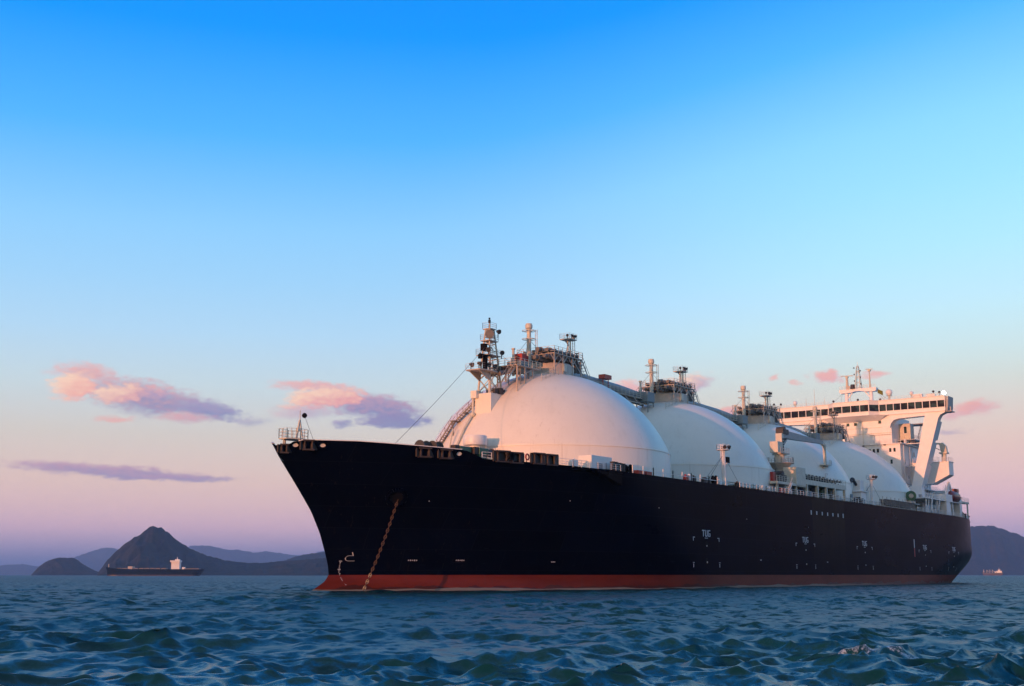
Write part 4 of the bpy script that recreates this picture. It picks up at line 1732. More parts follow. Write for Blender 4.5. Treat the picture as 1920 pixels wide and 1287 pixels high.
mb = MB()
mb.box(159.6, 176.0, -10.2, 10.2, 38.4, 46.3)
up = mb.build('upper_deckhouse', 'white', ship, bevel=0.05)
for (y, z) in ((2.2, 44.3), (0.0, 44.3), (-7.0, 44.5), (7.0, 44.4)):
    window(up, 159.55, y, z, .95, .95)
k = MB()
k.box(159.46, 159.58, -10.2, 10.2, 41.35, 41.47)
k.box(159.46, 159.58, -7.5, 6.0, 43.0, 43.06)
k.beam((159.5, -2.0, 38.5), (159.5, -2.0, 46.0), .10)
k.beam((159.5, 6.2, 38.5), (159.5, 6.2, 44.0), .06)
k.path([(159.3, -4.0, 40.9), (159.3, -9.9, 40.9)], .09, 6)
k.path([(159.3, 6.0, 40.6), (159.3, -1.0, 41.1)], .06, 6)
k.build('front_pipes', 'cream', up)
mb = MB()
mb.box(166.2, 169.4, -13.4, -10.1, 39.7, 44.4)
lk2 = mb.build('stair_cabin', 'cream', up, bevel=0.05)
window(lk2 if False else up, 166.15, -12.0, 42.6, .9, 2.0)
k = MB()
k.box(164.5, 175.0, -15.0, -10.2, 39.5, 39.7)
k.box(169.5, 175.0, -16.0, -10.2, 44.4, 44.6)
k.stairs((164.6, -13.0, 38.4), (167.5, -13.9, 39.6), .9, 4, (0, 1, 0))
k.stairs((169.8, -14.6, 39.8), (174.2, -14.6, 44.5), .9, 12, (0, 1, 0))
k.rail([(164.5, -15.0, 39.7), (175.0, -15.0, 39.7)], 1.1, 1.5, .04)
k.build('side_landing', 'grey', up)

# wheelhouse with full-width wings
zA, zB, zC, zD = 46.35, 47.4, 49.25, 50.35
XF = 158.4


def plan(off):
    return [(XF - off, 25.6), (XF - off, 7.4), (XF - 2.2 - off, 5.2), (XF - 2.2 - off, -5.2), (XF - off, -7.4), (XF - off, -25.6), (164.6, -25.6), (164.6, -8.5), (172.0, -8.5), (172.0, 8.5), (164.6, 8.5), (164.6, 25.6)]


mb = MB()
mb.prism(plan(0.0), (zA, zB), 'z')
mb.prism(plan(0.0), (zC, zD), 'z')
wh = mb.build('wheelhouse', 'white', ship)
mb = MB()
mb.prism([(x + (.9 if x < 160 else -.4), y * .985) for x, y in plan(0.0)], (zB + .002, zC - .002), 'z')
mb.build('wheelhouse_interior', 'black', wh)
mb = MB()
mb.prism(plan(0.25), (zD, zD + .12), 'z')
mb.prism(plan(0.18), (zB - .12, zB - .03), 'z')
mb.prism(plan(0.12), (zA - .1, zA + .12), 'z')
mb.build('trim_ledge', 'white', wh)
# sloped apron under the centre bulge
mb = MB()
mb.mesh([(XF - 2.2, 5.2, zA), (XF - 2.2, -5.2, zA), (XF, -9.4, zA), (XF, 9.4, zA), (159.58, 7.0, 44.9), (159.58, -7.0, 44.9)],
        [(0, 1, 5, 4), (1, 2, 5), (0, 4, 3)])
mb.build('bulge_apron', 'white', wh)
for i in range(7):
    k = MB()
    y = -6.0 + i * 2.0
    k.beam((XF - 1.6 if abs(y) < 5 else XF - .2, y, zA - .15), (159.5, y, 45.1), 0.22, .1)
    k.build('bracket', 'dark', wh)


def window_row(a, b, n, fracs=None):
    a, b = Vector(a), Vector(b)
    d = b - a
    nrm = Vector((d.y, -d.x, 0)).normalized()
    if nrm.x > 0:
        nrm = -nrm
    for i in range(n):
        u0, u1 = i / n, (i + 1) / n
        p, q = a + d * u0, a + d * u1
        t = d.normalized()
        k = MB()
        k.beam(p + Vector((0, 0, zB)) - nrm * .06, p + Vector((0, 0, zC)) - nrm * .06, 0.17, 0.2)
        k.build('mullion', 'white', wh)
        k = MB()
        s0, s1 = p + t * .09 - nrm * .28, q - t * .09 - nrm * .28
        k.mesh([s0 + Vector((0, 0, zB)), s1 + Vector((0, 0, zB)), s1 + Vector((0, 0, zC)) + nrm * .12, s0 + Vector((0, 0, zC)) + nrm * .12] +
               [v + nrm * -.05 for v in (s0 + Vector((0, 0, zB)), s1 + Vector((0, 0, zB)), s1 + Vector((0, 0, zC)) + nrm * .12, s0 + Vector((0, 0, zC)) + nrm * .12)],
               [(3, 2, 1, 0), (4, 5, 6, 7), (0, 1, 5, 4), (1, 2, 6, 5), (2, 3, 7, 6), (3, 0, 4, 7)])
        k.build('window_pane', 'glass', wh)
    k = MB()
    k.beam(b + Vector((0, 0, zB)) - nrm * .06, b + Vector((0, 0, zC)) - nrm * .06, 0.17, 0.2)
    k.build('mullion', 'white', wh)


window_row((XF, 25.5, 0), (XF, 7.4, 0), 8)
window_row((XF, 7.4, 0), (XF - 2.2, 5.2, 0), 1)
window_row((XF - 2.2, 5.2, 0), (XF - 2.2, -5.2, 0), 4)
window_row((XF - 2.2, -5.2, 0), (XF, -7.4, 0), 1)
window_row((XF, -7.4, 0), (XF, -25.5, 0), 9)
mb = MB()
mb.prism([(-25.6, zA), (-25.6, zD), (-26.4, zD), (-26.2, zB), (-25.9, zA - .1)], (159.0, 163.8), 'x')
mb.box(158.6, 162.0, -27.2, -25.7, zA - .35, zA - .15)
mb.box(158.9, 159.2, -27.0, -26.7, zA - .2, zA + 1.0)
mb.build('wing_end', 'grey', wh)
# wing girder, arch and raking support leg, port and starboard
for side in (-1, 1):
    def S(pts):
        return [(side * -y, z) for (y, z) in pts]
    mb = MB()
    arch = [(-10.0, 46.3), (-25.4, 46.3), (-25.4, 45.9), (-23.6, 45.0)]
    arch += [(-23.3, 44.2)]
    arch += [(-17.7, 25.6), (-17.7, 17.9), (-14.8, 17.9), (-14.8, 24.2), (-14.2, 26.6), (-15.3, 25.9)]
    arch = [(-10.0, 46.32), (-25.4, 46.32), (-25.4, 45.95), (-24.0, 45.3), (-23.4, 44.3), (-17.8, 25.8), (-17.8, 17.9), (-14.4, 17.9), (-14.4, 23.2), (-13.2, 25.4), (-15.2, 26.3), (-19.6, 44.5), (-19.9, 45.35), (-12.4, 45.05), (-11.2, 44.7), (-10.4, 43.9), (-10.0, 42.6)]
    poly = S([(-y, z) for (y, z) in arch]) if False else [((y if side < 0 else -y), z) for (y, z) in arch]
    if side > 0:
        poly = poly[::-1]
    mb.prism(poly, (158.75, 161.4), 'x')
    leg = mb.build('wing_support_leg', 'white', ship)
    k = MB()
    for (z, yi, yo) in ((38.3, -12.2, -19.2), (32.0, -12.2, -17.4), (26.6, -12.2, -16.0)):
        y0, y1 = (yo, yi) if side < 0 else (-yi, -yo)
        k.box(163.6, 166.0, y0, y1, z, z + .2)
    k.build('tie_platform', 'white', leg)
    for (za, zb) in ((26.8, 31.9), (32.5, 38.0), (38.8, 43.8)):
        def yin(z): return -15.2 - (z - 26.3) * 4.4 / 18.2
        def yout(z): return -17.8 - (z - 25.8) * 5.6 / 18.5
        k = MB()
        quad = [(yin(za) - .5, za), (yin(zb) - .5, zb), (yout(zb) + .15, zb), (yout(za) + .15, za)]
        k.prism([((y if side < 0 else -y), z) for (y, z) in quad], (161.4, 163.4), 'x')
        k.build('leg_web_plate', 'white', leg)

# aft sponson with provision crane
mb = MB()
mb.prism([(-12.0, 33.2), (-22.9, 33.2), (-22.9, 29.6), (-18.2, 27.2), (-12.0, 27.2)], (168.0, 172.4), 'x')
spn = mb.build('crane_sponson', 'white', ship, bevel=0.05)
k = MB()
k.box(167.8, 172.6, -23.1, -12.2, 33.2, 33.35)
k.rail([(168.0, -13.0, 33.35), (168.0, -22.9, 33.35), (172.3, -22.9, 33.35)], 1.1, 1.4, .04)
k.build('railing', 'white', spn)
mb = MB()
mb.tube((170.0, -21.2, 33.3), (170.0, -21.2, 36.0), .75, .65, 12)
mb.box(168.8, 171.0, -22.4, -20.2, 35.6, 36.0)
mb.prism([(-22.2, 36.0), (-20.6, 36.0), (-20.2, 38.2), (-21.0, 38.8), (-22.0, 37.8)], (169.4, 170.6), 'x')
pcr = mb.build('provision_crane', 'cream', ship)
k = MB()
k.beam((170.0, -20.8, 38.4), (169.0, -16.6, 38.9), .55, .45)
k.beam((170.0, -21.0, 36.3), (169.4, -17.2, 38.4), .22)
k.box(168.6, 169.6, -17.0, -16.0, 38.7, 39.6)
k.build('jib', 'cream', pcr)

# lifeboat deck
mb = MB()
mb.box(146.0, 180.0, -22.6, -12.4, 22.1, 22.3)
for x in (147.0, 152.0, 157.0, 164.0, 171.0, 178.0):
    mb.beam((x, -22.3, 18.0), (x, -22.3, 22.2), .22)
lb = mb.build('boat_deck', 'white', ship)
k = MB()
k.rail([(146.0, -22.5, 22.3), (162.0, -22.5, 22.3)], 1.2, 1.1, .05)
k.build('railing', 'white', lb)
for i in range(6):
    k = MB()
    k.box(153.0 + i * 1.3, 153.35 + i * 1.3, -14.2, -13.8, 22.4, 25.2)
    k.build('upright_bar', 'white', lb)
for (x0, x1) in ((148.4, 150.4), (155.0, 157.0)):
    k = MB()
    k.stairs((x0, -22.6, 18.1), (x1, -22.6, 22.2), .9, 11, (0, 1, 0))
    k.build('stair', 'white', lb)
mb = MB()
mb.box(163.4, 167.0, -22.9, -20.8, 18.0, 22.0)
mb.box(163.0, 169.0, -23.0, -20.6, 22.0, 24.0)
mb.beam((165.0, -22.4, 23.0), (170.0, -22.0, 27.6), .6)
mb.beam((172.0, -22.4, 23.0), (170.6, -22.0, 27.2), .4)
mb.box(177.5, 179.5, -22.6, -20.8, 18.0, 23.4)
mb.build('lifeboat_davit', 'white', ship)
mb = MB()
secs = []
nb = 14
prof = [(0.0, 0.35), (0.10, .8), (.25, 1.0), (.75, 1.0), (.9, .85), (1.0, .4)]
for (s, k_) in prof:
    x = 168.8 + s * 9.0
    rng_ = []
    for i in range(nb):
        a = 2 * math.pi * i / nb
        hgt = 1.75 if math.sin(a) > 0 else 1.45
        rng_.append((x, -22.0 + 1.45 * k_ * math.cos(a), 23.7 + hgt * k_ * math.sin(a) * (1.0 if math.sin(a) < 0 else .95)))
    secs.append(rng_)
vs = [p for s in secs for p in s]
fs = []
for j in range(len(secs) - 1):
    for i in range(nb):
        fs.append((j * nb + i, (j + 1) * nb + i, (j + 1) * nb + (i + 1) % nb, j * nb + (i + 1) % nb))
fs.append(tuple(range(nb)))
fs.append(tuple(range(len(vs) - 1, len(vs) - nb - 1, -1)))
mb.mesh(vs, fs)
boat = empty('lifeboat', (173.0, -22.0, 22.2))
tag(boat, 'dark orange enclosed lifeboat in its davit near the stern', 'lifeboat')
bo = mb.build('boat_shell', 'boat', boat, smooth=True)
bo.location = (-173.0, 22.0, -22.2)
k = MB()
k.box(174.6, 176.8, -22.8, -21.2, 25.0, 26.1)
c_ = k.build('conning_hood', 'boat', boat, bevel=.15)
c_.location = (-173.0, 22.0, -22.2)
k = MB()
for i in range(9):
    t0, t1 = i / 9, (i + 1) / 9
    k.beam((169.6 + t0 * 7.6, -23.42, 23.6), (169.6 + t1 * 7.6, -23.42, 23.6), .14, .14)
c_ = k.build('rubbing_strake', 'dark', boat)
c_.location = (-173.0, 22.0, -22.2)

# stern deckhouse, mooring deck gear and stern rail
mb = MB()
mb.box(187.0, 199.5, -16.4, 16.4, 18.0, 21.6)
mb.box(188.5, 198.6, -15.6, 15.6, 21.6, 26.6)
sh = mb.build('stern_deckhouse', 'white', ship, bevel=.06)
k = MB()
k.box(186.6, 200.4, -17.0, 17.0, 21.5, 21.75)
k.rail([(188.5, -15.4, 26.6), (198.6, -15.4, 26.6), (198.6, 8, 26.6)], 1.1, 1.5, .04)
k.build('ledge', 'white', sh)
k = MB()
k.tube((193.0, -14.6, 26.6), (193.0, -14.6, 28.6), .08, .05, 6)
k.build('whip_aerial', 'dark', sh)
k = MB()
k.ball((196.6, -14.8, 27.6), .5, 12, 8)
k.tube((196.6, -14.8, 26.6), (196.6, -14.8, 27.2), .12, .12, 6)
k.build('satellite_ball', 'white', sh, smooth=True)
mb = MB()
mb.box(184.0, 203.2, -18.4, -16.8, 23.2, 23.75)
mb.tube((202.4, -18.0, 18.0), (202.4, -18.0, 23.3), .24, .24, 8)
mb.tube((186.0, -18.0, 18.0), (186.0, -18.0, 23.3), .24, .24, 8)
gp = mb.build('stern_gantry', 'cream', ship)
k = MB()
k.rail([(185.0, -18.3, 23.75), (203.0, -18.3, 23.75)], 1.1, 1.5, .035)
k.build('railing', 'cream', gp)
for (x, y, s, mat) in ((181.5, -21.6, 1.0, 'dark'), (184.5, -20.8, .8, 'green'), (188.0, -20.0, 1.0, 'dark'), (192.0, -19.6, .9, 'pipe'), (199.0, -17.2, 1.0, 'dark')):
    mb = MB()
    mb.tube((x, y - s * .6, 18.0 + s), (x, y + s * .6, 18.0 + s), s * .95, s * .95, 14)
    mb.box(x - s * 1.2, x + s * 1.2, y - s * .4, y + s * .4, 17.9, 18.0 + s)
    mb.build('mooring_winch', mat, ship, smooth=True)
roller_fairlead(200.6, 18.6, 2.6, 1.7)
roller_fairlead(183.0, 18.7, 2.0, 1.3)

# ------------------------------------------------------------------ monkey island
XM = 163.6
mb = MB()
for y in (3.6, -3.6):
    mb.tube((XM, y, 50.2), (XM, y, 55.0), .62, .52, 12)
    mb.beam((XM, y * .9, 52.4), (XM, y * .45, 54.4), .3)
mb.prism([(5.4, 54.2), (5.0, 53.9), (2.0, 54.0), (0.8, 54.3), (-0.8, 54.3), (-2.0, 54.0), (-5.0, 53.9), (-5.4, 54.2), (-5.4, 55.0), (5.4, 55.0)][::-1], (XM - 1.0, XM + 1.0), 'x')
rm = mb.build('radar_mast', 'white', ship, smooth=True)
k = MB()
for sx in (-.8, .8):
    for sy in (-.8, .8):
        k.tube((XM + sx, sy, 55.0), (XM + sx * .3, sy * .3, 61.6), .12, .08, 6)
for i in range(8):
    z = 55.4 + i * .8
    f = 1 - .7 * (z - 55) / 6.6
    for (a, b) in (((-1, -1), (1, -1)), ((1, -1), (1, 1)), ((1, 1), (-1, 1)), ((-1, 1), (-1, -1))):
        k.beam((XM + a[0] * .8 * f, a[1] * .8 * f, z), (XM + b[0] * .8 * f, b[1] * .8 * f, z + (.8 if i % 2 else 0)), .07)
k.tube((XM, 0, 61.4), (XM, 0, 63.0), .06, .04, 6)
k.build('lattice_topmast', 'cream', rm)
for i in range(6):
    k = MB()
    y = .9 if i % 2 else -.9
    z = 56.2 + i * .95
    k.tube((XM - .5, y, z), (XM - .5, y, z + .4), .17, .17, 8)
    k.build('navigation_light', 'dark', rm, smooth=True)
for (y, z, dy) in ((3.3, 59.0, 1.9), (-3.4, 60.4, 1.2)):
    k = MB()
    k.tube((XM, y, 55.0), (XM, y, z - .3), .5 if y > 0 else .3, .3 if y > 0 else .16, 10)
    k.box(XM - .4, XM + .4, y - .4, y + .4, z - .5, z - .1)
    k.beam((XM - .5, y - dy, z - .05), (XM + .5, y + dy, z + .25), .28, .2)
    k.build('radar_scanner', 'cream', rm)
k = MB()
k.tube((XM - .9, 1.4, 55.0), (XM - .9, 1.4, 56.3), .75, .6, 12)
k.build('signal_horn', 'dark', rm, smooth=True)
k = MB()
k.tube((XM - 1.2, 2.6, 55.5), (XM - .9, 2.6, 55.5), .55, .4, 12)
k.build('searchlight', 'beige', rm, smooth=True)
k = MB()
k.rail([(XM - 1, 5.2, 55.0), (XM - 1, -5.2, 55.0)], .9, 1.2, .035)
k.build('railing', 'cream', rm)
for (a, b) in (((XM, 4.4, 54.4), (XM, 9.0, 50.5)), ((XM, -4.6, 54.4), (XM, -9.4, 50.5)), ((XM, 4.8, 54.4), (XM + 2, 6.4, 50.5)), ((XM, -5.0, 54.2), (XM + 2, -7.4, 50.5))):
    k = MB()
    k.tube(a, b, .03, .03, 4)
    k.build('stay_wire', 'wire', rm)
# yellow flag flying from the port yard
mb = MB()
vs, fs = [], []
for side_ in (0, 1):
    for i in range(7):
        for j in range(5):
            vs.append((XM + .18 * math.sin(i * 1.1 + j * .4) + side_ * .03, -5.5 - i * .24, 54.5 - j * .3 - i * .10 + .05 * math.sin(i)))
for s_ in range(2):
    for i in range(6):
        for j in range(4):
            a = s_ * 35 + i * 5 + j
            fs.append((a, a + 5, a + 6, a + 1) if s_ else (a + 1, a + 6, a + 5, a))
mb.mesh(vs, fs)
fl = mb.build('signal_flag', 'flag', None, smooth=True)
tag(fl, 'small yellow signal flag flying beside the radar mast', 'flag')


def radome(x, y, r, z1, mat='white'):
    mb = MB()
    mb.tube((x, y, 50.3), (x, y, z1 - r), r * .35, r * .3, 8)
    mb.tube((x, y, z1 - r * 1.35), (x, y, z1 - r * 1.2), r * .9, r * .9, 12)
    o = mb.build('aerial_pedestal', 'cream', ship, smooth=True)
    k = MB()
    k.ball((x, y, z1 - r * .3), r, 14, 10)
    k.build('radome', mat, o, smooth=True)


radome(161.0, -9.6, .95, 53.2)
radome(160.6, 18.2, .62, 52.2)
radome(160.0, -16.2, .55, 52.2)
for (x, y, h, m_) in ((160, 24.6, 1.6, 'dark'), (160.4, 22.6, 1.5, 'dark'), (160, 9.0, 2.2, 'cream'), (161, 12.4, 5.2, 'cream'), (160, 14.6, 2.4, 'cream'), (160, -22.2, 1.6, 'dark'), (160, -23.8, 1.3, 'dark'),
                      (159.4, 1.0, 2.6, 'cream'), (159.6, -1.0, .9, 'dark'), (161, -7.0, .7, 'dark'), (160, -18.4, .9, 'dark'), (159.6, 6.2, 1.0, 'dark')):
    mb = MB()
    mb.tube((x, y, 50.3), (x, y, 50.4 + h), .07, .05, 6)
    if m_ == 'dark':
        mb.ball((x, y, 50.4 + h), .34, 10, 6)
    mb.build('roof_aerial', m_, ship, smooth=True)
for (ya, yb) in ((25.4, 7.4), (-7.4, -25.4)):
    mb = MB()
    mb.rail([(158.6, ya, 50.4), (158.6, yb, 50.4)], .9, 1.6, .03)
    mb.build('roof_railing', 'cream', ship)
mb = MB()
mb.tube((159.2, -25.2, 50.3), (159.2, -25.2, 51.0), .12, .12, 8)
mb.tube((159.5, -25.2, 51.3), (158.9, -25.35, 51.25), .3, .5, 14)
wf = mb.build('wing_tip_fitting', 'white', ship, smooth=True)
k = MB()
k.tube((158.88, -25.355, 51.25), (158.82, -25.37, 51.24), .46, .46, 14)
k.build('glow_lens', 'lamp', wf)  # emissive disc, makes the bright point at the wing tip
mb = MB()
mb.box(158.9, 160.0, -19.4, -16.8, 50.35, 51.5)
mb.box(159.0, 160.2, -22.8, -20.6, 50.35, 51.3)
mb.build('roof_locker', 'white', ship)

# ------------------------------------------------------------------ sea
def build_sea():
    rng = np.random.default_rng(11)
    yaw = YAW
    ang = np.concatenate([np.linspace(-180, -60, 25)[:-1], np.linspace(-60, -27, 60)[:-1], np.linspace(-27, 27, 700),
                          np.linspace(27, 60, 60)[1:], np.linspace(60, 180, 25)[1:-1]])
    r = [11.0]
    while r[-1] < 150:
        r.append(r[-1] * 1.0054)
    while r[-1] < 900:
        r.append(r[-1] * 1.008)
    while r[-1] < 44000:
        r.append(r[-1] * 1.05)
    r = np.array(r)
    A, Rr = np.meshgrid(np.radians(ang) + yaw, r)
    X = CAM[0] + Rr * np.cos(A)
    Y = CAM[1] + Rr * np.sin(A)
    X, Y, Rf = X.ravel(), Y.ravel(), Rr.ravel()
    dr = Rf * np.where(Rf < 150, .0054, .008)
    # the coarse fan behind the camera carries no short waves
    off = np.abs(np.tile(np.degrees(np.arange(0)), 0)) if False else None
    aa = np.tile(np.abs(ang), len(r))
    dr = np.where(aa > 27.2, np.maximum(dr, Rf * 0.04), dr)
    n = 140
    lam = np.exp(np.linspace(math.log(0.42), math.log(16), n))
    th0 = yaw + math.pi + 0.25
    th = th0 + rng.normal(0, 0.85, n)
    k = 2 * math.pi / lam
    # slope spectrum: peak near 7 m, long tail of chop
    s = 0.054 * np.exp(-0.5 * (np.log(lam / 1.3) / 0.6) ** 2) + 0.017 * np.exp(-0.5 * (np.log(lam / 7.0) / 0.5) ** 2) + 0.034 * np.exp(-0.5 * (np.log(lam / 0.62) / 0.35) ** 2)
    a = s / k
    ph = rng.uniform(0, 2 * math.pi, n)
    Z = np.zeros_like(X)
    DX = np.zeros_like(X)
    DY = np.zeros_like(X)
    JJ = np.zeros_like(X)
    lost = np.zeros_like(X)
    q = 1.1
    for i in range(n):
        kx, ky = k[i] * math.cos(th[i]), k[i] * math.sin(th[i])
        w = np.clip((lam[i] / dr - 2.2) / 2.0, 0, 1)
        lost += (1 - w ** 2) * s[i] ** 2 / 2
        p = kx * X + ky * Y + ph[i]
        c, sn = np.cos(p), np.sin(p)
        Z += a[i] * w * c
        DX -= q * a[i] * w * sn * math.cos(th[i])
        DY -= q * a[i] * w * sn * math.sin(th[i])
        JJ += q * s[i] * w * c
    # wind patches: the chop is higher in some places than in others
    fld = np.zeros_like(X)
    for lw, tw, pw in ((62, .4, 1.), (41, 1.5, 2.), (27, 2.3, 4.), (19, .9, 5.), (13, 2.9, .3)):
        fld += np.sin(2 * math.pi / lw * (X * math.cos(tw) + Y * math.sin(tw)) + pw)
    amp = np.clip(1.0 + 0.20 * fld, 0.5, 1.6)
    Z, DX, DY, JJ = Z * amp, DX * amp, DY * amp, JJ * amp
    # a small breaking crest near the camera, to the right
    def bearing(px):
        return yaw - math.atan((px - 960) / F_PX)
    b = bearing(1625)
    wx, wy = CAM[0] + 36.0 * math.cos(b), CAM[1] + 36.0 * math.sin(b)
    u = (X - wx) * math.sin(b) - (Y - wy) * math.cos(b)
    v = (X - wx) * math.cos(b) + (Y - wy) * math.sin(b)
    v2 = v + 0.25 * np.sin(u * 1.3)
    crest = np.exp(-(u / 2.3) ** 2) * np.exp(-(v2 / np.where(v2 < 0, .50, 1.3)) ** 2)
    Z += 0.22 * crest * (1 + .10 * np.sin(u * 4.1 + 2 * np.sin(u * 1.7)) + .06 * np.sin(u * 17 + 1))
    foam = np.clip((JJ - 0.95) * 1.6, 0, .8)
    foam = np.maximum(foam, 0.86 * np.exp(-(u / 2.3) ** 4) * np.exp(-((v2 + .15) / .34) ** 2))
    # wash along the shell
    near = np.abs(Y) - hb(X, 0.0)
    ins = (X > -66) & (X < 200)
    wash = np.where(ins, np.exp(-(np.maximum(near, 0) / 1.3) ** 2), 0) * np.clip((40 - X) / 90, .12, 1)
    foam = np.maximum(foam, 0.55 * wash)
    bow = np.exp(-((X + 60) / 5.5) ** 2 - ((Y - 1.0) / 5.0) ** 2)
    foam = np.maximum(foam, bow * .6)
    hid = np.clip(1.5 + near, 0, 1)
    nA, nR = len(ang), len(r)
    co = np.stack([X + DX, Y + DY, Z], 1)
    i0 = np.arange((nR - 1) * nA)
    jn = np.where((i0 % nA) == nA - 1, i0 - nA + 1, i0 + 1)
    quads = np.stack([i0, jn, jn + nA, i0 + nA], 1)[:, ::-1]
    cen = len(co)
    co = np.vstack([co, [[CAM[0], CAM[1], 0.0]]])
    jj = np.arange(nA)
    tri = np.stack([np.full(nA, cen), (jj + 1) % nA, jj], 1)[:, ::-1]
    me = bpy.data.meshes.new('sea')
    me.vertices.add(len(co))
    me.vertices.foreach_set('co', co.astype(np.float32).ravel())
    idx = np.concatenate([quads.ravel(), tri.ravel()]).astype(np.int32)
    me.loops.add(len(idx))
    me.loops.foreach_set('vertex_index', idx)
    starts = np.concatenate([np.arange(len(quads)) * 4, len(quads) * 4 + np.arange(len(tri)) * 3]).astype(np.int32)
    me.polygons.add(len(starts))
    me.polygons.foreach_set('loop_start', starts)
    me.update(calc_edges=True)
    me.shade_smooth()
    for nm, arr in (('foam', foam), ('chop', np.sqrt(lost))):
        at_ = me.attributes.new(nm, 'FLOAT', 'POINT')
        at_.data.foreach_set('value', np.append(arr, 0).astype(np.float32))
    m = bpy.data.materials.new('sea_water')
    m.use_nodes = True
    N = NT(m.node_tree)
    bs = N.n['Principled BSDF']
    g = N.node('ShaderNodeNewGeometry')
    pos, nrm = g.outputs['Position'], g.outputs['Normal']
    f_at = N.node('ShaderNodeAttribute', attribute_name='foam').outputs['Fac']
    c_at = N.node('ShaderNodeAttribute', attribute_name='chop').outputs['Fac']
    flat = N.vm('MULTIPLY', pos, (1, 1, 0))
    rip = N.noise(flat, 3.6, 6.0, 0.68, color=True)
    mid = N.noise(flat, 0.75, 5.0, 0.6, color=True)
    big = N.noise(flat, 0.09, 3.0, 0.5)
    # gusts: patches of rougher and smoother water
    gust = N.step(N.noise(N.vm('MULTIPLY', flat, (1, 1, 0)), 0.02, 3.0, 0.5), 0.35, 0.65, 0.6, 1.4)
    o1 = N.vm('SCALE', N.vm('MULTIPLY', N.vm('SUBTRACT', rip, (.5, .5, .5)), (1, 1, 0)), scale=N.mul(gust, 1.15))
    o2 = N.vm('SCALE', N.vm('MULTIPLY', N.vm('SUBTRACT', mid, (.5, .5, .5)), (1, 1, 0)), scale=N.mul(N.mul(c_at, 12.0), gust))
    nn = N.vm('NORMALIZE', N.vm('ADD', nrm, N.vm('ADD', o1, o2)))
    N.l.new(nn, bs.inputs['Normal'])
    fn = N.noise(N.vm('MULTIPLY', pos, (1, 1, .5)), 7.0, 8.0, 0.8)
    fm_ = N.step(N.add(f_at, N.mul(N.sub(fn, 0.5), 3.2)), 0.68, 1.1)
    wc = N.mix(N.step(big, .3, .7), (0.0018, 0.032, 0.035), (0.0035, 0.046, 0.047))
    N.put(bs.inputs['Base Color'], N.mix(fm_, wc, (0.52, 0.56, 0.60)))
    # unresolved chop acts as surface roughness
    alpha = N.m('SQRT', N.mad(N.mul(c_at, c_at), 0.34, 0.0005))
    N.put(bs.inputs['Roughness'], N.add(N.mul(N.m('SQRT', alpha), N.sub(1.0, fm_)), N.mul(fm_, .75)))
    bs.inputs['IOR'].default_value = 1.333
    me.materials.append(m)
    o = bpy.data.objects.new('sea', me)
    C.objects.link(o)
    tag(o, 'choppy dark blue-green sea under the ship', kind='structure')


build_sea()


# ------------------------------------------------------------------ hills round the bay
def hill_mat(name, c0, c1, c2):
    m = bpy.data.materials.new(name)
    m.use_nodes = True
    N = NT(m.node_tree)
    b = N.n['Principled BSDF']
    g = N.node('ShaderNodeNewGeometry').outputs['Position']
    n1 = N.noise(g, 0.006, 6.0, 0.6)
    n2 = N.noise(g, 0.022, 8.0, 0.7)
    col = N.mix(N.step(n1, .4, .6), c0, c1)
    col = N.mix(N.mul(N.step(n2, .45, .6), .75), col, c2)
    N.put(b.inputs['Base Color'], col)
    b.inputs['Roughness'].default_value = 0.95
    b.inputs['Specular IOR Level'].default_value = 0.1
    return m


HM = hill_mat('wooded_hillside', (0.014, 0.018, 0.016), (0.034, 0.028, 0.021), (0.008, 0.011, 0.010))


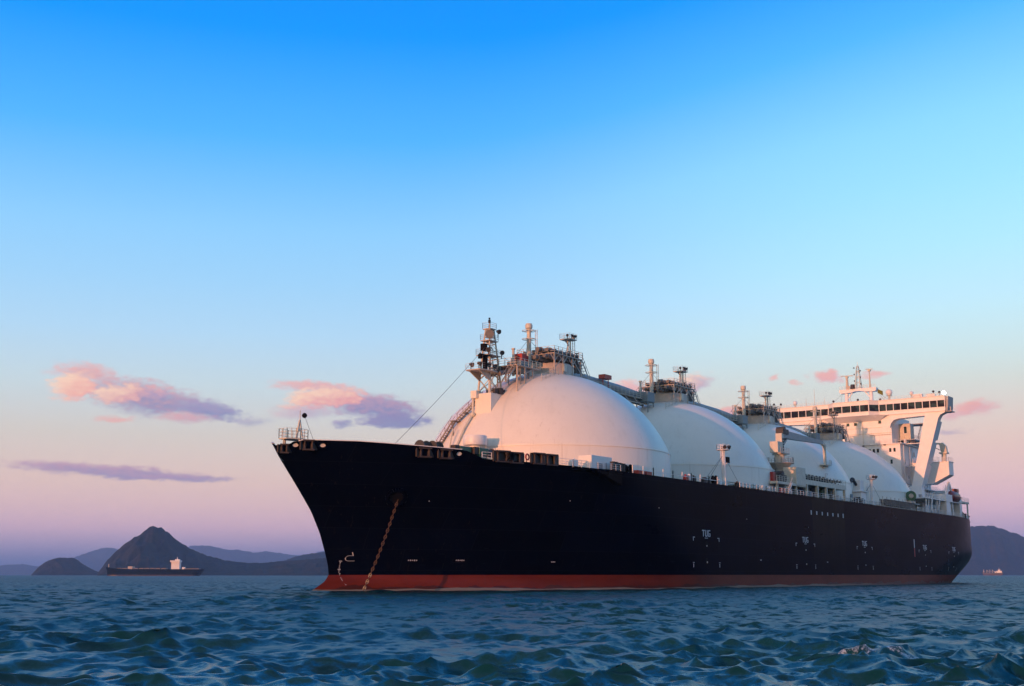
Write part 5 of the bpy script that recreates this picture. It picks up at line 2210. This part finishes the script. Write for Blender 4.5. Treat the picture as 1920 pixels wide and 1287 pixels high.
def hill(name, label, dist, prof, depth, seed, rough=0.10, nt=240, nd=64):
    """ridge whose crest follows a profile given as (pixels right of the view axis, pixels above the horizon) at a distance"""
    s = dist / F_PX
    rng = np.random.default_rng(seed)
    px = np.array([p[0] for p in prof], float)
    hp = np.array([p[1] for p in prof], float)
    T = np.linspace(px[0], px[-1], nt)
    H = np.interp(T, px, hp) * s
    V = np.linspace(-1, 1, nd)
    dirf = Vector((math.cos(YAW), math.sin(YAW), 0))
    dirr = Vector((math.sin(YAW), -math.cos(YAW), 0))
    def fbm(x, y):
        z = np.zeros_like(x)
        amp = 1.0
        for o in range(5):
            f = 2 ** o
            p1, p2, th = rng.uniform(0, 6.28), rng.uniform(0, 6.28), rng.uniform(0, 3.14)
            z += amp * np.sin((x * math.cos(th) + y * math.sin(th)) * f + p1) * np.cos((y * math.cos(th) - x * math.sin(th)) * f * 1.1 + p2)
            amp *= .55
        return z
    TT, VV = np.meshgrid(T * s, V)
    nz = fbm(TT / (dist * .012), VV * depth / (dist * .012))
    shape = np.clip(1 - np.abs(VV) ** 1.25, 0, 1)
    # gullies run down the slopes
    gul = np.abs(np.sin(TT / (dist * .0075) + 1.6 * np.sin(VV * 2.2) + seed)) * (1 - shape) * shape * 4
    Hg = np.tile(H, (nd, 1))
    nz2 = fbm(TT / (dist * .0022), VV * depth / (dist * .0022))
    nz3 = rng.normal(0, 1, TT.shape)
    g2 = np.abs(np.sin(TT / (dist * .0028) + 2.2 * np.sin(VV * 3.1 + TT / (dist * .02)))) * (1 - shape) * shape * 4
    Z = Hg * (shape * (1 + rough * nz * np.abs(VV) * 2.5) - (.24 * gul + .10 * g2) * shape) + Hg * .018 * nz2 * shape + dist * .00016 * nz3 * (shape > .02) - 3.0
    Z = np.maximum(Z, -6)
    DD = dist + VV * depth
    # depth wander so the crest is not a straight line
    DD = DD + (np.sin(TT / (dist * .03) + seed) * .25 * depth)
    k = DD / dist
    PX = CAM[0] + dirf.x * DD + dirr.x * TT * k
    PY = CAM[1] + dirf.y * DD + dirr.y * TT * k
    Z = np.where(Z > 0, Z * k, Z) + 0
    co = np.stack([PX.ravel(), PY.ravel(), Z.ravel()], 1)
    fs = []
    for j in range(nd - 1):
        for i in range(nt - 1):
            a = j * nt + i
            fs.append((a, a + 1, a + nt + 1, a + nt))
    me = bpy.data.meshes.new(name)
    me.from_pydata(co.tolist(), [], fs)
    me.materials.append(HM)
    me.shade_smooth()
    o = bpy.data.objects.new(name, me)
    C.objects.link(o)
    tag(o, label, kind='structure')
    return o


hill('hill', 'steep pyramid hill falling to a long low shoulder on the left shore', 5000,
     [(-768, -4), (-762, 8), (-750, 26), (-738, 40), (-724, 53), (-710, 64), (-694, 74), (-684, 81), (-674, 89), (-667, 92), (-662, 92), (-656, 88), (-648, 88), (-636, 79), (-622, 67), (-606, 56),
      (-586, 46), (-562, 37), (-530, 29), (-490, 24), (-460, 24), (-430, 27), (-400, 29), (-360, 32), (-330, 34), (-280, 30), (-200, 22), (-100, 10), (-40, -4)], 900, 3, nt=420)
hill('hill', 'low rounded headland left of the pyramid hill', 6200,
     [(-892, -4), (-884, 4), (-874, 16), (-862, 25), (-848, 31), (-838, 33), (-812, 33), (-804, 30), (-790, 20), (-770, 10), (-752, 3), (-740, -4)], 500, 8, nt=160)
hill('hill', 'dark ridge behind the bow of the gas carrier', 8000,
     [(-480, -4), (-440, 20), (-400, 35), (-380, 39), (-340, 44), (-280, 46), (-180, 40), (-60, 20), (20, -4)], 1200, 5)
hill('hill', 'long hill at the right shore beyond the stern', 9000,
     [(640, -4), (700, 40), (780, 74), (830, 88), (860, 91), (890, 91), (902, 89), (920, 82), (936, 76), (960, 69), (1000, 60), (1060, 52), (1140, 40), (1240, 20), (1320, -4)], 1100, 6, nt=300)
hill('far_hills', 'faint blue mountains far behind the left hills', 21500,
     [(-1300, -4), (-1120, 18), (-1000, 12), (-930, 19), (-900, 20), (-880, 16), (-850, 14), (-820, 28), (-790, 40), (-760, 49), (-745, 50), (-700, 44), (-640, 40), (-600, 52), (-575, 55), (-555, 53), (-530, 47), (-505, 46), (-480, 41),
      (-455, 44), (-440, 42), (-410, 37), (-380, 36), (-350, 44), (-320, 46), (-260, 40), (-160, 30), (0, 10), (60, -4)], 2500, 12, nt=420)
hill('far_hills', 'faint blue mountains far behind the right hill', 16500,
     [(820, -4), (900, 40), (950, 66), (975, 70), (1010, 64), (1080, 70), (1200, 40), (1300, -4)], 2500, 15, nt=160)


# ------------------------------------------------------------------ distant ships
def place(px, dist):
    a = YAW - math.atan((px - 960) / F_PX)
    return CAM[0] + dist * math.cos(a), CAM[1] + dist * math.sin(a), a


def far_bulker():
    x, y, a = place(301, 2900)
    root = empty('bulk_carrier', (x, y, 0))
    tag(root, 'dark cargo ship with one white deckhouse anchored below the pyramid hill', 'ship')
    root.rotation_euler.z = a - math.pi / 2 - R(12)       # bow to the left, slightly away
    L, bb = 214.0, 15.0
    prof_top = [(-L / 2, 20), (-L / 2 + 16, 17.2), (-60, 15.0), (L / 2 - 12, 14.4), (L / 2, 14.6)]
    def top(t): return float(np.interp(t, [p[0] for p in prof_top], [p[1] for p in prof_top]))
    def strip(z0f, z1f, nm, mat):
        vs, fs = [], []
        ts = np.linspace(-L / 2, L / 2, 41)
        for sd in (-1, 1):
            for t in ts:
                for zf in (z0f, z1f):
                    z = zf(t)
                    sh = max(0, 9 * (1 - z / 18)) if t < -L / 2 + 1 else 0
                    f = 1 - abs(min(0, (t + L / 2 - 30) / 30)) ** 2.2
                    g_ = 1 - max(0, (t - L / 2 + 26) / 26) ** 2 * (.35 + .5 * max(0, 1 - z / 9))
                    xx = t + sh
                    if t > L / 2 - 20:
                        xx = t - max(0, (9 - z)) * 1.1 * ((t - L / 2 + 20) / 20)
                    vs.append((xx, sd * bb * max(.02, f) * g_, z))
        n_ = len(ts)
        for sd in range(2):
            o_ = sd * n_ * 2
            for i in range(n_ - 1):
                q_ = (o_ + i * 2, o_ + i * 2 + 2, o_ + i * 2 + 3, o_ + i * 2 + 1)
                fs.append(q_ if sd == 0 else q_[::-1])
        e = (n_ - 1) * 2
        fs.append((e, e + n_ * 2, e + n_ * 2 + 1, e + 1))
        if nm == 'hull':
            for i in range(n_ - 1):
                fs.append((i * 2 + 1, i * 2 + 3, n_ * 2 + i * 2 + 3, n_ * 2 + i * 2 + 1))
        mb = MB()
        mb.mesh(vs, fs)
        return mb.build(nm, mat, root)
    strip(lambda t: 2.6, top, 'hull', paint('dark_green_hull', (0.0008, 0.004, 0.005), .6, spec=.03))
    strip(lambda t: -2.0, lambda t: 2.6, 'boot_topping', paint('dull_red_bottom', (0.028, 0.008, 0.007), .5))
    mb = MB()
    mb.box(37, 55, -9, 9, 14, 30)
    mb.box(35, 56, -13, 13, 30, 33.5)
    mb.box(44, 54, -5, 5, 33.5, 36)
    dh = mb.build('deckhouse', 'white', root)
    k = MB()
    k.tube((48, 0, 36), (48, 0, 41), .8, .5, 6)
    k.box(60, 66, -5, 5, 14, 19)
    k.build('funnel_and_mast', 'white', dh)
    for i in range(9):
        k = MB()
        t = -80 + i * 12
        k.box(t, t + 10, -12, 12, 14.6, 17.2 if i != 2 else 20.5)
        k.build('hatch_cover', 'beige' if i == 2 else 'pipe', root)
    k = MB()
    k.tube((-100, 0, 17), (-100, 0, 26), .9, .5, 6)
    k.build('foremast', 'cream', root)
    k = MB()
    k.box(66, 98, -11, 11, 14.4, 16.4)
    k.build('stern_gear', 'pipe', root)


def far_coaster():
    x, y, a = place(1846, 5200)
    root = empty('coaster', (x, y, 0))
    tag(root, 'small red-bottomed coaster with white deckhouse far off at the right', 'ship')
    root.rotation_euler.z = a - math.pi / 2
    mb = MB()
    mb.prism([(-38, 14), (-34, 6.0), (36, 6.0), (37, 10.5), (0, 9.5), (-28, 11)], (-7, 7), 'y')
    mb.build('hull', paint('dark_grey_hull', (0.05, 0.045, 0.05), .5), root)
    mb = MB()
    mb.prism([(-34, -1), (34, -1), (36, 6.0), (-34.5, 6.0)], (-6.8, 6.8), 'y')
    mb.build('boot_topping', paint('dull_red_bottom', (0.028, 0.008, 0.007), .5), root)
    mb = MB()
    mb.box(14, 34, -6, 6, 10, 17)
    mb.box(20, 28, -6, 6, 17, 22)
    mb.box(8, 12, -3, 3, 10, 16)
    mb.build('deckhouse', 'white', root)
    mb = MB()
    mb.tube((24, 0, 22), (24, 0, 30), .6, .4, 6)
    mb.build('mast', 'white', root)
    for t in (-20, -10, 0):
        mb = MB()
        mb.tube((t, 0, 9), (t, 0, 22), .9, .6, 6)
        mb.beam((t, 0, 20), (t + 6, 0, 14), .9)
        mb.build('derrick', 'cream', root)
    mb = MB()
    mb.tube((-31, 0, 10), (-31, 0, 22), 1.2, .8, 6)
    mb.build('foremast', 'white', root)


far_bulker()
far_coaster()

# ------------------------------------------------------------------ haze over the bay
USE_HAZE = True
if USE_HAZE:
    mb = MB()
    mb.box(-46000, 46000, -46000, 46000, -8.0, 540.0)
    m = bpy.data.materials.new('haze_air')
    m.use_nodes = True
    nt_ = m.node_tree
    nt_.nodes.clear()
    o_ = nt_.nodes.new('ShaderNodeOutputMaterial')
    v_ = nt_.nodes.new('ShaderNodeVolumePrincipled')
    v_.inputs['Color'].default_value = (0.32, 0.56, 1.0, 1)
    v_.inputs['Density'].default_value = 5.5e-5
    v_.inputs['Anisotropy'].default_value = 0.0
    nt_.links.new(v_.outputs[0], o_.inputs['Volume'])
    hz_ = mb.build('haze', m)
    tag(hz_, 'thin evening haze over the bay', kind='stuff')
